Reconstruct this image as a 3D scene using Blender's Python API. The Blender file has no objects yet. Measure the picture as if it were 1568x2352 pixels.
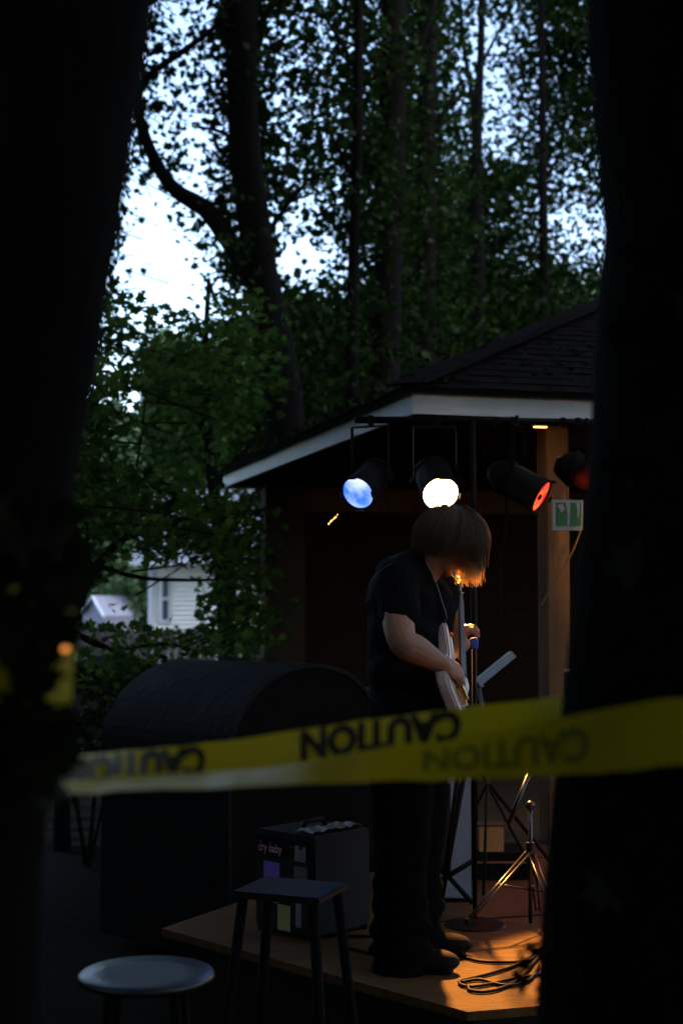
import bpy, bmesh, math, random
import numpy as np
from mathutils import Vector, Matrix, noise

R = math.radians
rng = np.random.default_rng(7)
random.seed(7)
sc = bpy.context.scene
col = sc.collection

# ---------------------------------------------------------------- camera
CAMZ = 1.745
PITCH = math.atan(192 / 3267)
cam_d = bpy.data.cameras.new('camera')
cam = bpy.data.objects.new('camera', cam_d)
col.objects.link(cam)
cam.location = (0, 0, CAMZ)
cam.rotation_euler = (R(90) + PITCH, 0, 0)
cam_d.sensor_fit = 'VERTICAL'
cam_d.sensor_height = 36
cam_d.sensor_width = 24
cam_d.lens = 50
cam_d.clip_start = .05
cam_d.clip_end = 900
cam_d.dof.use_dof = True
cam_d.dof.focus_distance = 5.3
cam_d.dof.aperture_fstop = 2.6
cam_d.dof.aperture_blades = 9
sc.camera = cam

# ---------------------------------------------------------------- sky, sun, exposure
SUN_EL, SUN_AZ = R(55), R(135)        # azimuth from +Y clockwise: veiled behind the canopy overhead
world = bpy.data.worlds.new('World')
sc.world = world
world.use_nodes = True
wn = world.node_tree
wn.nodes.clear()
sky = wn.nodes.new('ShaderNodeTexSky')
sky.sky_type = 'NISHITA'
sky.sun_disc = False
sky.sun_elevation = SUN_EL
sky.sun_rotation = SUN_AZ
sky.air_density = 1.0
sky.dust_density = 1.6
sky.ozone_density = 1.0
bg = wn.nodes.new('ShaderNodeBackground')
bg.inputs['Strength'].default_value = 0.15
wo = wn.nodes.new('ShaderNodeOutputWorld')
wn.links.new(sky.outputs[0], bg.inputs[0])
wn.links.new(bg.outputs[0], wo.inputs[0])

sun_d = bpy.data.lights.new('sun', 'SUN')
sun_d.energy = 0.02
sun_d.angle = R(20)
sun_d.color = (1, .85, .7)
sun = bpy.data.objects.new('sun', sun_d)
col.objects.link(sun)
sd = Vector((math.sin(SUN_AZ) * math.cos(SUN_EL), math.cos(SUN_AZ) * math.cos(SUN_EL), math.sin(SUN_EL)))
sun.rotation_euler = (-sd).to_track_quat('-Z', 'Y').to_euler()
sun.location = (0, -20, 20)

sc.view_settings.view_transform = 'Standard'
sc.view_settings.look = 'None'
sc.view_settings.gamma = 1
sc.view_settings.use_curve_mapping = False
sc.view_settings.exposure = 2.0
sc.render.engine = 'CYCLES'
sc.cycles.use_denoising = True
sc.cycles.max_bounces = 6
sc.cycles.sample_clamp_indirect = 4

# ---------------------------------------------------------------- helpers
F = 3267.0
CP, SP = math.cos(PITCH), math.sin(PITCH)


def P(px, py, d):
    """point at forward distance d seen at (px, py) of the 1568 x 2352 picture"""
    cx = (px - 784) / F
    cu = -(py - 1176) / F
    y = CP - SP * cu
    z = SP + CP * cu
    k = d / y
    return Vector((cx * k, d, CAMZ + z * k))


def PX(px, d):
    return (px - 784) / F * d


MATS = {}


def mat(name, color, rough=.7, var=.25, scale=6, bump=0, bscale=40, metal=0, spec=.4, stretch=(1, 1, 1), color2=None):
    if name in MATS:
        return MATS[name]
    m = bpy.data.materials.new(name)
    m.use_nodes = True
    nt = m.node_tree
    b = nt.nodes['Principled BSDF']
    b.inputs['Roughness'].default_value = rough
    b.inputs['Metallic'].default_value = metal
    b.inputs['Specular IOR Level'].default_value = spec
    tc = nt.nodes.new('ShaderNodeTexCoord')
    mp = nt.nodes.new('ShaderNodeMapping')
    mp.inputs['Scale'].default_value = stretch
    nt.links.new(tc.outputs['Object'], mp.inputs[0])
    nz = nt.nodes.new('ShaderNodeTexNoise')
    nz.inputs['Scale'].default_value = scale
    nz.inputs['Detail'].default_value = 6
    nt.links.new(mp.outputs[0], nz.inputs[0])
    mx = nt.nodes.new('ShaderNodeMix')
    mx.data_type = 'RGBA'
    c2 = color2 or tuple(min(1, c * (1 + var)) for c in color)
    c1 = tuple(c * (1 - var) for c in color)
    mx.inputs[6].default_value = (*c1, 1)
    mx.inputs[7].default_value = (*c2, 1)
    nt.links.new(nz.outputs[0], mx.inputs[0])
    nt.links.new(mx.outputs[2], b.inputs['Base Color'])
    if bump:
        n2 = nt.nodes.new('ShaderNodeTexNoise')
        n2.inputs['Scale'].default_value = bscale
        n2.inputs['Detail'].default_value = 8
        nt.links.new(mp.outputs[0], n2.inputs[0])
        bp = nt.nodes.new('ShaderNodeBump')
        bp.inputs['Strength'].default_value = bump
        bp.inputs['Distance'].default_value = .02
        nt.links.new(n2.outputs[0], bp.inputs['Height'])
        nt.links.new(bp.outputs[0], b.inputs['Normal'])
    MATS[name] = m
    return m


def leaf_mat(name, c_dark, c_light, trans=.35):
    m = bpy.data.materials.new(name)
    m.use_nodes = True
    nt = m.node_tree
    nt.nodes.clear()
    out = nt.nodes.new('ShaderNodeOutputMaterial')
    geo = nt.nodes.new('ShaderNodeNewGeometry')
    rp = nt.nodes.new('ShaderNodeMix')
    rp.data_type = 'RGBA'
    rp.inputs[6].default_value = (*c_dark, 1)
    rp.inputs[7].default_value = (*c_light, 1)
    nt.links.new(geo.outputs['Random Per Island'], rp.inputs[0])
    d = nt.nodes.new('ShaderNodeBsdfDiffuse')
    t = nt.nodes.new('ShaderNodeBsdfTranslucent')
    g = nt.nodes.new('ShaderNodeBsdfGlossy')
    g.inputs['Roughness'].default_value = .45
    g.inputs['Color'].default_value = (.5, .5, .5, 1)
    ms = nt.nodes.new('ShaderNodeMixShader')
    ms.inputs[0].default_value = trans
    m2 = nt.nodes.new('ShaderNodeMixShader')
    m2.inputs[0].default_value = .015
    nt.links.new(rp.outputs[2], d.inputs[0])
    nt.links.new(rp.outputs[2], t.inputs[0])
    nt.links.new(d.outputs[0], ms.inputs[1])
    nt.links.new(t.outputs[0], ms.inputs[2])
    nt.links.new(ms.outputs[0], m2.inputs[1])
    nt.links.new(g.outputs[0], m2.inputs[2])
    nt.links.new(m2.outputs[0], out.inputs[0])
    return m


def emit_mat(name, c1, c2, strength, scale=9):
    m = bpy.data.materials.new(name)
    m.use_nodes = True
    nt = m.node_tree
    nt.nodes.clear()
    out = nt.nodes.new('ShaderNodeOutputMaterial')
    em = nt.nodes.new('ShaderNodeEmission')
    em.inputs['Strength'].default_value = strength
    tc = nt.nodes.new('ShaderNodeTexCoord')
    nz = nt.nodes.new('ShaderNodeTexNoise')
    nz.inputs['Scale'].default_value = scale
    nz.inputs['Detail'].default_value = 5
    nt.links.new(tc.outputs['Object'], nz.inputs[0])
    cr = nt.nodes.new('ShaderNodeValToRGB')
    cr.color_ramp.elements[0].position = .35
    cr.color_ramp.elements[1].position = .65
    cr.color_ramp.elements[0].color = (*c1, 1)
    cr.color_ramp.elements[1].color = (*c2, 1)
    nt.links.new(nz.outputs[0], cr.inputs[0])
    nt.links.new(cr.outputs[0], em.inputs[0])
    nt.links.new(em.outputs[0], out.inputs[0])
    return m


def thing(name, label, cat, loc=(0, 0, 0), group=None):
    o = bpy.data.objects.new(name, None)
    o.empty_display_size = .1
    o.location = loc
    o['label'] = label
    o['category'] = cat
    if group:
        o['group'] = group
    col.objects.link(o)
    return o


def tag(o, label, cat, group=None):
    o['label'] = label
    o['category'] = cat
    if group:
        o['group'] = group
    return o


def root_of(o):
    v = Vector()
    while o is not None:
        v += o.location
        o = o.parent
    return v


def put(name, me, m=None, parent=None, smooth=False, kind=None, label=None):
    """link mesh data whose vertices are in world coordinates"""
    if m is not None:
        me.materials.clear()
        me.materials.append(m)
    if smooth:
        me.polygons.foreach_set('use_smooth', [True] * len(me.polygons))
    o = bpy.data.objects.new(name, me)
    col.objects.link(o)
    if parent is not None:
        off = root_of(parent)
        me.transform(Matrix.Translation(-off))
        o.parent = parent
    if kind:
        o['kind'] = kind
    if label:
        o['label'] = label
    return o


def mesh(verts, faces):
    me = bpy.data.meshes.new('m')
    me.from_pydata([tuple(v) for v in verts], [], faces)
    me.update()
    return me


class MB:
    def __init__(s):
        s.v, s.f = [], []

    def add(s, verts, faces):
        n = len(s.v)
        s.v += [Vector(v) for v in verts]
        s.f += [tuple(i + n for i in f) for f in faces]
        return s

    def box(s, c, size, ax=None):
        """ax = three unit vectors"""
        ax = ax or (Vector((1, 0, 0)), Vector((0, 1, 0)), Vector((0, 0, 1)))
        c = Vector(c)
        vs = []
        for k in range(8):
            q = c.copy()
            for i in range(3):
                q += ax[i] * size[i] * (.5 if k >> i & 1 else -.5)
            vs.append(q)
        return s.add(vs, [(0, 2, 3, 1), (4, 5, 7, 6), (0, 1, 5, 4), (2, 6, 7, 3), (0, 4, 6, 2), (1, 3, 7, 5)])

    def tube(s, pts, rad, n=10, caps=True, squash=None):
        pts = [Vector(p) for p in pts]
        if not hasattr(rad, '__len__'):
            rad = [rad] * len(pts)
        vs, fs = [], []
        up = None
        for i, p in enumerate(pts):
            t = (pts[min(i + 1, len(pts) - 1)] - pts[max(i - 1, 0)]).normalized()
            if up is None:
                up = Vector((0, 0, 1)) if abs(t.z) < .9 else Vector((0, 1, 0))
            a = (up - t * up.dot(t)).normalized()
            up = a
            b = t.cross(a)
            for k in range(n):
                an = 2 * math.pi * k / n
                q = a * math.cos(an) + b * math.sin(an)
                if squash:
                    ax, f = squash
                    q = q - ax * q.dot(ax) * (1 - f)
                vs.append(p + q * rad[i])
        for i in range(len(pts) - 1):
            for k in range(n):
                k2 = (k + 1) % n
                fs.append((i * n + k, i * n + k2, (i + 1) * n + k2, (i + 1) * n + k))
        if caps:
            fs.append(tuple(range(n - 1, -1, -1)))
            fs.append(tuple((len(pts) - 1) * n + k for k in range(n)))
        return s.add(vs, fs)

    def ball(s, c, r, ax=None, n=14, m=9):
        """ellipsoid, r = 3 radii"""
        ax = ax or (Vector((1, 0, 0)), Vector((0, 1, 0)), Vector((0, 0, 1)))
        if not hasattr(r, '__len__'):
            r = (r, r, r)
        c = Vector(c)
        vs = [c + ax[2] * r[2]]
        for i in range(1, m):
            th = math.pi * i / m
            for k in range(n):
                an = 2 * math.pi * k / n
                vs.append(c + ax[0] * r[0] * math.sin(th) * math.cos(an) + ax[1] * r[1] * math.sin(th) * math.sin(an) + ax[2] * r[2] * math.cos(th))
        vs.append(c - ax[2] * r[2])
        fs = [(0, 1 + k, 1 + (k + 1) % n) for k in range(n)]
        for i in range(m - 2):
            for k in range(n):
                a, b = 1 + i * n + k, 1 + i * n + (k + 1) % n
                fs.append((a, a + n, b + n, b))
        L = len(vs) - 1
        fs += [(L, 1 + (m - 2) * n + (k + 1) % n, 1 + (m - 2) * n + k) for k in range(n)]
        return s.add(vs, fs)

    def lathe(s, o, axis, prof, n=28, caps=False):
        """prof = [(along, radius)]"""
        axis = Vector(axis).normalized()
        a = axis.orthogonal().normalized()
        b = axis.cross(a)
        o = Vector(o)
        vs = [o + axis * h + (a * math.cos(2 * math.pi * k / n) + b * math.sin(2 * math.pi * k / n)) * r for h, r in prof for k in range(n)]
        fs = [(i * n + k, i * n + (k + 1) % n, (i + 1) * n + (k + 1) % n, (i + 1) * n + k) for i in range(len(prof) - 1) for k in range(n)]
        if caps:
            fs.append(tuple(range(n - 1, -1, -1)))
            fs.append(tuple((len(prof) - 1) * n + k for k in range(n)))
        return s.add(vs, fs)

    def build(s, name, m, parent=None, smooth=False, kind=None, label=None, bevel=0):
        me = mesh(s.v, s.f)
        if bevel:
            bm = bmesh.new()
            bm.from_mesh(me)
            bmesh.ops.bevel(bm, geom=bm.edges[:], offset=bevel, segments=2, affect='EDGES', clamp_overlap=True)
            bm.to_mesh(me)
            bm.free()
        return put(name, me, m, parent, smooth, kind, label)


def remeshed(mb, voxel, smooth_it=4, disp=None):
    """union of the pieces as one continuous skin"""
    me = mesh(mb.v, mb.f)
    o = bpy.data.objects.new('tmp', me)
    col.objects.link(o)
    r = o.modifiers.new('r', 'REMESH')
    r.mode = 'VOXEL'
    r.voxel_size = voxel
    s = o.modifiers.new('s', 'SMOOTH')
    s.iterations = smooth_it
    s.factor = .5
    dg = bpy.context.evaluated_depsgraph_get()
    out = bpy.data.meshes.new_from_object(o.evaluated_get(dg))
    bpy.data.objects.remove(o)
    if disp:
        out.update()
        nr = [v.normal.copy() for v in out.vertices]
        for v, nn in zip(out.vertices, nr):
            v.co += nn * disp(v.co)
        out.update()
    return out


def spline(pts, n):
    """Catmull-Rom through rows of equal length tuples"""
    a = np.array([list(p) for p in pts], float)
    a = np.vstack([2 * a[0] - a[1], a, 2 * a[-1] - a[-2]])
    out = []
    seg = len(a) - 3
    for i in range(n):
        u = i / (n - 1) * seg
        k = min(int(u), seg - 1)
        t = u - k
        p0, p1, p2, p3 = a[k], a[k + 1], a[k + 2], a[k + 3]
        out.append(.5 * (2 * p1 + (p2 - p0) * t + (2 * p0 - 5 * p1 + 4 * p2 - p3) * t * t + (3 * p1 - p0 - 3 * p2 + p3) * t ** 3))
    return out


def text_mesh(s, bold=.02):
    c = bpy.data.curves.new('t', 'FONT')
    c.body = s
    c.size = 1
    c.offset = bold
    c.resolution_u = 3
    o = bpy.data.objects.new('t', c)
    col.objects.link(o)
    dg = bpy.context.evaluated_depsgraph_get()
    me = bpy.data.meshes.new_from_object(o.evaluated_get(dg))
    bpy.data.objects.remove(o)
    v = np.array([q.co[:] for q in me.vertices])
    f = [tuple(p.vertices) for p in me.polygons]
    lo, hi = v.min(0), v.max(0)
    uv = (v[:, :2] - lo[:2]) / (hi[:2] - lo[:2])
    return uv, f


LEAF = np.array([(0, -.5), (.18, -.28), (.5, -.2), (.3, .02), (.44, .28), (.15, .24), (0, .55), (-.15, .24), (-.44, .28), (-.3, .02), (-.5, -.2), (-.18, -.28)])
LEAFS = np.array([(0, -.5), (.36, -.05), (.2, .3), (0, .55), (-.2, .3), (-.36, -.05)])


def leaves(name, cen, size, m, parent=None, up=.6, tmpl=LEAF, kind='stuff', label=None):
    cen = np.asarray(cen, float)
    N = len(cen)
    k = len(tmpl)
    size = np.broadcast_to(np.asarray(size, float), (N,)) * rng.uniform(.65, 1.3, N)
    nrm = rng.normal(size=(N, 3)) + np.array([0, 0, up * 1.6])
    nrm /= np.linalg.norm(nrm, axis=1)[:, None]
    t = rng.normal(size=(N, 3))
    t -= nrm * (t * nrm).sum(1)[:, None]
    t /= np.linalg.norm(t, axis=1)[:, None]
    b = np.cross(nrm, t)
    x = tmpl[:, 0] * 1.0
    y = tmpl[:, 1]
    z = .22 * np.abs(x) - .25 * y * y
    v = cen[:, None, :] + size[:, None, None] * (t[:, None, :] * x[None, :, None] + b[:, None, :] * y[None, :, None] + nrm[:, None, :] * z[None, :, None])
    v = v.reshape(-1, 3)
    me = bpy.data.meshes.new(name)
    me.vertices.add(N * k)
    me.vertices.foreach_set('co', v.ravel())
    me.loops.add(N * k)
    me.loops.foreach_set('vertex_index', np.arange(N * k, dtype=np.int32))
    me.polygons.add(N)
    me.polygons.foreach_set('loop_start', np.arange(0, N * k, k, dtype=np.int32))
    me.polygons.foreach_set('loop_total', np.full(N, k, np.int32))
    me.update(calc_edges=True)
    return put(name, me, m, parent, False, kind, label)


def bark_tube(pts, rad, n=20, amp=.06, seg=40, sd=0):
    """trunk with ridged bark relief; pts + radii are splined"""
    rows = spline([(*p, r) for p, r in zip(pts, rad)], seg)
    mb = MB().tube([r[:3] for r in rows], [max(r[3], .004) for r in rows], n)
    for i, r in enumerate(rows):
        c = Vector(r[:3])
        for k in range(n):
            v = mb.v[i * n + k]
            q = v - c
            a = noise.noise(Vector((v.x * 9 / max(r[3], .05) * .2, v.y * 9 / max(r[3], .05) * .2, v.z * 1.2 + sd)))
            b = noise.noise(Vector((v.x * 2 + sd, v.y * 2, v.z * 2)))
            mb.v[i * n + k] = c + q * (1 + amp * a + amp * .8 * b)
    return mb


# ---------------------------------------------------------------- materials
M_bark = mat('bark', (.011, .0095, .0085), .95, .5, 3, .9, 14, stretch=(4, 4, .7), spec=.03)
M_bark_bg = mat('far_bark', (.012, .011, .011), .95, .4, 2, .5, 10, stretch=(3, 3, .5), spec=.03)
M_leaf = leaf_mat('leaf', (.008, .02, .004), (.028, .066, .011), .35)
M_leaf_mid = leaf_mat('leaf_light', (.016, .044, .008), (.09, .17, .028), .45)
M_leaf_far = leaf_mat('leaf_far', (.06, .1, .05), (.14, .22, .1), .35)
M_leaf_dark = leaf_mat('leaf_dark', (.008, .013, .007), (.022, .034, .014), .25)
M_white = mat('white_paint', (.64, .7, .78), .55, .16, 3, .08, 30)
M_siding = mat('siding_paint', (.82, .84, .8), .5, .04, 6)
M_shingle = mat('asphalt_shingle', (.011, .0095, .009), .95, .5, 30, .5, 160, spec=.03)
M_wood = mat('weathered_wood', (.11, .056, .02), .75, .4, 5, .3, 30, stretch=(6, 6, .5))
M_wood_dark = mat('dark_stained_wood', (.022, .011, .0065), .8, .5, 6, .3, 30, stretch=(.6, 5, 6), spec=.1)
M_ply = mat('plywood_deck', (.08, .043, .016), .75, .6, 4, .5, 16, stretch=(1.2, 7, 1), spec=.15)
M_black = mat('black_paint', (.005, .005, .0055), .55, .3, 20, .1, 60, spec=.1)
M_blackmatte = mat('black_cloth_cover', (.0035, .0035, .0042), .85, .3, 20, .1, 60, spec=.06)
M_steel = mat('chrome', (.6, .6, .62), .18, .05, 10, metal=1)
M_brass = mat('brass', (.8, .55, .25), .25, .1, 10, metal=1)
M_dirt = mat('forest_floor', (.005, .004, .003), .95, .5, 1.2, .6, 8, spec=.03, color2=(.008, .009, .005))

# ---------------------------------------------------------------- ground
def ground_z(x, y):
    def ss(a, b, t):
        t = min(1, max(0, (t - a) / (b - a)))
        return t * t * (3 - 2 * t)
    z = -3.6 * ss(9, 27, y) + 14 * ss(45, 150, y)
    z += .06 * noise.noise(Vector((x * .4, y * .4, 0))) + .3 * noise.noise(Vector((x * .08, y * .08, 3))) * ss(8, 20, y)
    return z - .04


xs = np.concatenate([np.linspace(-260, -14, 24), np.linspace(-13, 13, 53), np.linspace(14, 260, 24)])
ys = np.concatenate([np.linspace(-120, -8, 18), np.linspace(-7, 34, 83), np.linspace(36, 420, 50)])
gv = [(x, y, ground_z(x, y)) for y in ys for x in xs]
nx = len(xs)
gf = [(j * nx + i, j * nx + i + 1, (j + 1) * nx + i + 1, (j + 1) * nx + i) for j in range(len(ys) - 1) for i in range(nx - 1)]
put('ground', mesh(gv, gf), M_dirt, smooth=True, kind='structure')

# ---------------------------------------------------------------- pavilion with square hip roof
EX = Vector((.963, .267, 0)).normalized()
EY = Vector((-EX.y, EX.x, 0))
EZ = Vector((0, 0, 1))
K = P(947, 893, 7.26)
K.z = P(947, 893, 7.26).z
SIDE = 5.2
FLOOR = .40


def pav(a, b, z):
    return Vector((K.x, K.y, 0)) + EX * a + EY * b + EZ * z


t_pav = thing('pavilion', 'open-sided wooden pavilion with a hip roof and pale grey eave boards behind the guitarist', 'pavilion', pav(2.6, 2.6, 0))
ZE = K.z
FH = .128
apex = pav(2.6, 2.6, ZE + 2.6 * math.tan(R(25)))
o_ = .05
cs = [pav(-o_, -o_, ZE + .004), pav(SIDE + o_, -o_, ZE + .004), pav(SIDE + o_, SIDE + o_, ZE + .004), pav(-o_, SIDE + o_, ZE + .004)]
mb = MB()
mb.add(cs + [apex] + [c - EZ * .03 for c in cs] + [apex - EZ * .03],
       [(0, 1, 4), (1, 2, 4), (2, 3, 4), (3, 0, 4), (6, 5, 9), (7, 6, 9), (8, 7, 9), (5, 8, 9), (0, 5, 6, 1), (1, 6, 7, 2), (2, 7, 8, 3), (3, 8, 5, 0)])
roof = mb.build('roof', M_shingle, t_pav)
# shingle tabs on the front and left slopes, joined (thousands)
mb = MB()
for A, B in ((cs[0], cs[1]), (cs[3], cs[0])):
    eave = (B - A).normalized()
    mid = (A + B) / 2
    upv = (apex - mid)
    L = upv.length
    upv.normalize()
    nv = eave.cross(upv).normalized()
    if nv.z < 0:
        nv = -nv
    rows = int(L / .13)
    W = (B - A).length
    for r_ in range(rows):
        s0 = r_ * .13 - .01
        fr = 1 - max(0, s0) / L
        half = W * fr / 2
        u = -half + (r_ % 2) * .1
        while u < half - .05:
            w = min(.2, half - u)
            h = nv * (.006 + random.uniform(0, .006))
            p0 = mid + eave * (u + .004) + upv * s0 + h
            p1 = mid + eave * (u + w - .004) + upv * s0 + h
            p2 = p1 + upv * .15 - h * .7
            p3 = p0 + upv * .15 - h * .7
            mb.add([p0, p1, p2, p3, p0 - nv * .01, p1 - nv * .01], [(0, 1, 2, 3), (4, 5, 1, 0)])
            u += .2
mb.build('shingles', M_shingle, roof, kind='stuff')
# hip cap shingles
mb = MB()
hv = (apex - cs[0])
for i in range(26):
    c = cs[0] + hv * (i / 26) + EZ * .012
    mb.box(c + hv * .02, (hv.length / 24, .22, .014), (hv.normalized(), hv.normalized().cross(EZ).normalized(), hv.normalized().cross(hv.normalized().cross(EZ)).normalized()))
mb.build('hip_cap', M_shingle, roof)
# leaf litter on the roof edge
pts = []
for i in range(900):
    b = rng.uniform(0, SIDE)
    pts.append(pav(rng.uniform(-.06, .25), b, ZE + .03 + rng.uniform(0, .05)))
for i in range(350):
    a = rng.uniform(0, 3.2)
    bb = rng.uniform(0, 1.0)
    pts.append(pav(a, bb, ZE + .03 + bb * math.tan(R(25))))
leaves('fallen_leaves', pts, .045, M_leaf_dark, roof, up=.8, tmpl=LEAFS)
# fascia boards
for nm, a0, b0, a1, b1, inw in (('eave_board', 0, 0, SIDE, 0, EY), ('eave_board', 0, .022, 0, SIDE, EX), ('eave_board', .022, SIDE, SIDE, SIDE, -EY), ('eave_board', SIDE, .022, SIDE, SIDE - .022, -EX)):
    p, q = pav(a0, b0, ZE - FH / 2), pav(a1, b1, ZE - FH / 2)
    dv = (q - p).normalized()
    MB().box((p + q) / 2 + inw * .011, ((q - p).length, .02, FH), (dv, inw if inw.dot(EY) else inw, EZ)).build('eave_board', M_white, t_pav, bevel=.002)
# soffit / ceiling boards
for i in range(26):
    b = .12 + i * .195
    MB().box(pav(2.6, b, ZE - FH + .012), (SIDE - .1, .185, .012), (EX, EY, EZ)).build('ceiling_board', M_wood_dark, t_pav)
# posts
POSTS = [(.93, .35), (4.7, .35), (.37, 4.72), (4.7, 4.75)]
for i, (a, b) in enumerate(POSTS):
    if i == 2:
        # boarded back corner column
        MB().box(pav(a + .05, b, (FLOOR + ZE - FH) / 2), (.34, .2, ZE - FH - FLOOR - .01), (EX, EY, EZ)).build('corner_column', mat('dark_column_wood', (.035, .021, .012), .8, .4, 5, .3, 30, stretch=(6, 6, .5)), t_pav, bevel=.006)
    else:
        MB().box(pav(a, b, (FLOOR + ZE - FH) / 2), (.135, .135, ZE - FH - FLOOR - .01), (EX, EY, EZ)).build('post', M_wood, t_pav, bevel=.006)
# header beam and back wall boards
MB().box(pav(2.68, 4.86, 2.565), (4.1, .09, .2), (EX, EY, EZ)).build('header_beam', M_wood, t_pav, bevel=.004)
for i in range(13):
    z = FLOOR + .09 + i * .173
    if z > 2.40:
        break
    MB().box(pav(2.7, 4.9, z), (4.1, .025, .163), (EX, EY, EZ)).build('wall_board', M_wood_dark, t_pav)
MB().box(pav(2.7, 4.95, 1.4), (4.2, .02, 2.2), (EX, EY, EZ)).build('wall_sheathing', M_wood_dark, t_pav)
# side rail on the left of the pavilion
for z in (.75, 1.05):
    MB().box(pav(.60, 2.7, z), (.04, 3.8, .09), (EX, EY, EZ)).build('rail', M_wood, t_pav)

# ---------------------------------------------------------------- stage deck (plywood over a skirted frame)
C0 = Vector((PX(1068, 4.69), 4.69, 0))
EL = Vector((-.70, .714, 0)).normalized()
poly = [C0, C0 + EX * 4.6, pav(SIDE - .2, SIDE - .2, 0), pav(.35, SIDE - .2, 0), pav(.35, .2, 0), C0 + EL * 1.75 + Vector((.42, .5, 0)), C0 + EL * 1.62]
t_stage = thing('stage_deck', 'low plywood stage deck under the guitarist, its near corner lit orange', 'stage', C0)
n = len(poly)
top = [v + EZ * FLOOR for v in poly]
bot = [v + EZ * (FLOOR - .03) for v in poly]
MB().add(top + bot, [tuple(range(n)), tuple(range(2 * n - 1, n - 1, -1))] + [(i, n + i, n + (i + 1) % n, (i + 1) % n) for i in range(n)]).build('floor_sheet', M_ply, t_stage)
ctr = sum(poly, Vector()) / n
for i in range(n):
    p, q = poly[i], poly[(i + 1) % n]
    dv = (q - p).normalized()
    inw = EZ.cross(dv)
    MB().box((p + q) / 2 + inw * .045 + EZ * .18, ((q - p).length - .06, .02, .372), (dv, inw, EZ)).build('skirt_board', M_wood_dark, t_stage)
    if i in (0, 6):
        MB().box((p + q) / 2 + inw * .014 + EZ * (FLOOR - .052), ((q - p).length - .04, .03, .04), (dv, inw, EZ)).build('edge_trim', M_black, t_stage)
# seams between the plywood sheets: thin dark gaps as recessed strips
for k in (1.22, 2.44):
    p = C0 + EX * .02 + EY * k + EZ * (FLOOR + .002)
    MB().box(p + EX * 1.7 + EZ * .001, (3.2, .006, .003), (EX, EY, EZ)).build('seam_strip', M_black, t_stage)
MB().box(C0 + EX * .95 + EY * .62 + EZ * (FLOOR + .003), (.006, 1.15, .003), (EX, EY, EZ)).build('seam_strip', M_black, t_stage)

# ---------------------------------------------------------------- lights on their stand
t_std = thing('lighting_stand', 'black lighting stand with a long crossbar running under the eave', 'lighting stand', P(1085, 1970, 7.1))
c0, c1 = P(815, 964, 7.05), P(1560, 972, 7.3)
MB().tube([c0, c1], .0185, 14).build('crossbar', M_black, t_std, smooth=True)
MB().tube([P(1085, 968, 7.12), Vector((P(1085, 968, 7.12).x, 7.12, FLOOR + .02))], .016, 12).build('mast', M_black, t_std, smooth=True)
mx_ = P(1085, 968, 7.12).x
for k in range(3):
    a = R(90 + 120 * k)
    MB().tube([(mx_, 7.12, FLOOR + .5), (mx_ + .45 * math.cos(a), 7.12 + .45 * math.sin(a), FLOOR + .012)], .01, 8).build('leg', M_black, t_std, smooth=True)
for px in (850, 1000, 1130, 1170, 1285, 1320):
    p = c0 + (c1 - c0) * ((px - 815) / 745)
    MB().box(p - EZ * .004, (.03, .05, .05)).build('clamp', M_black, t_std, bevel=.004)


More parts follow.
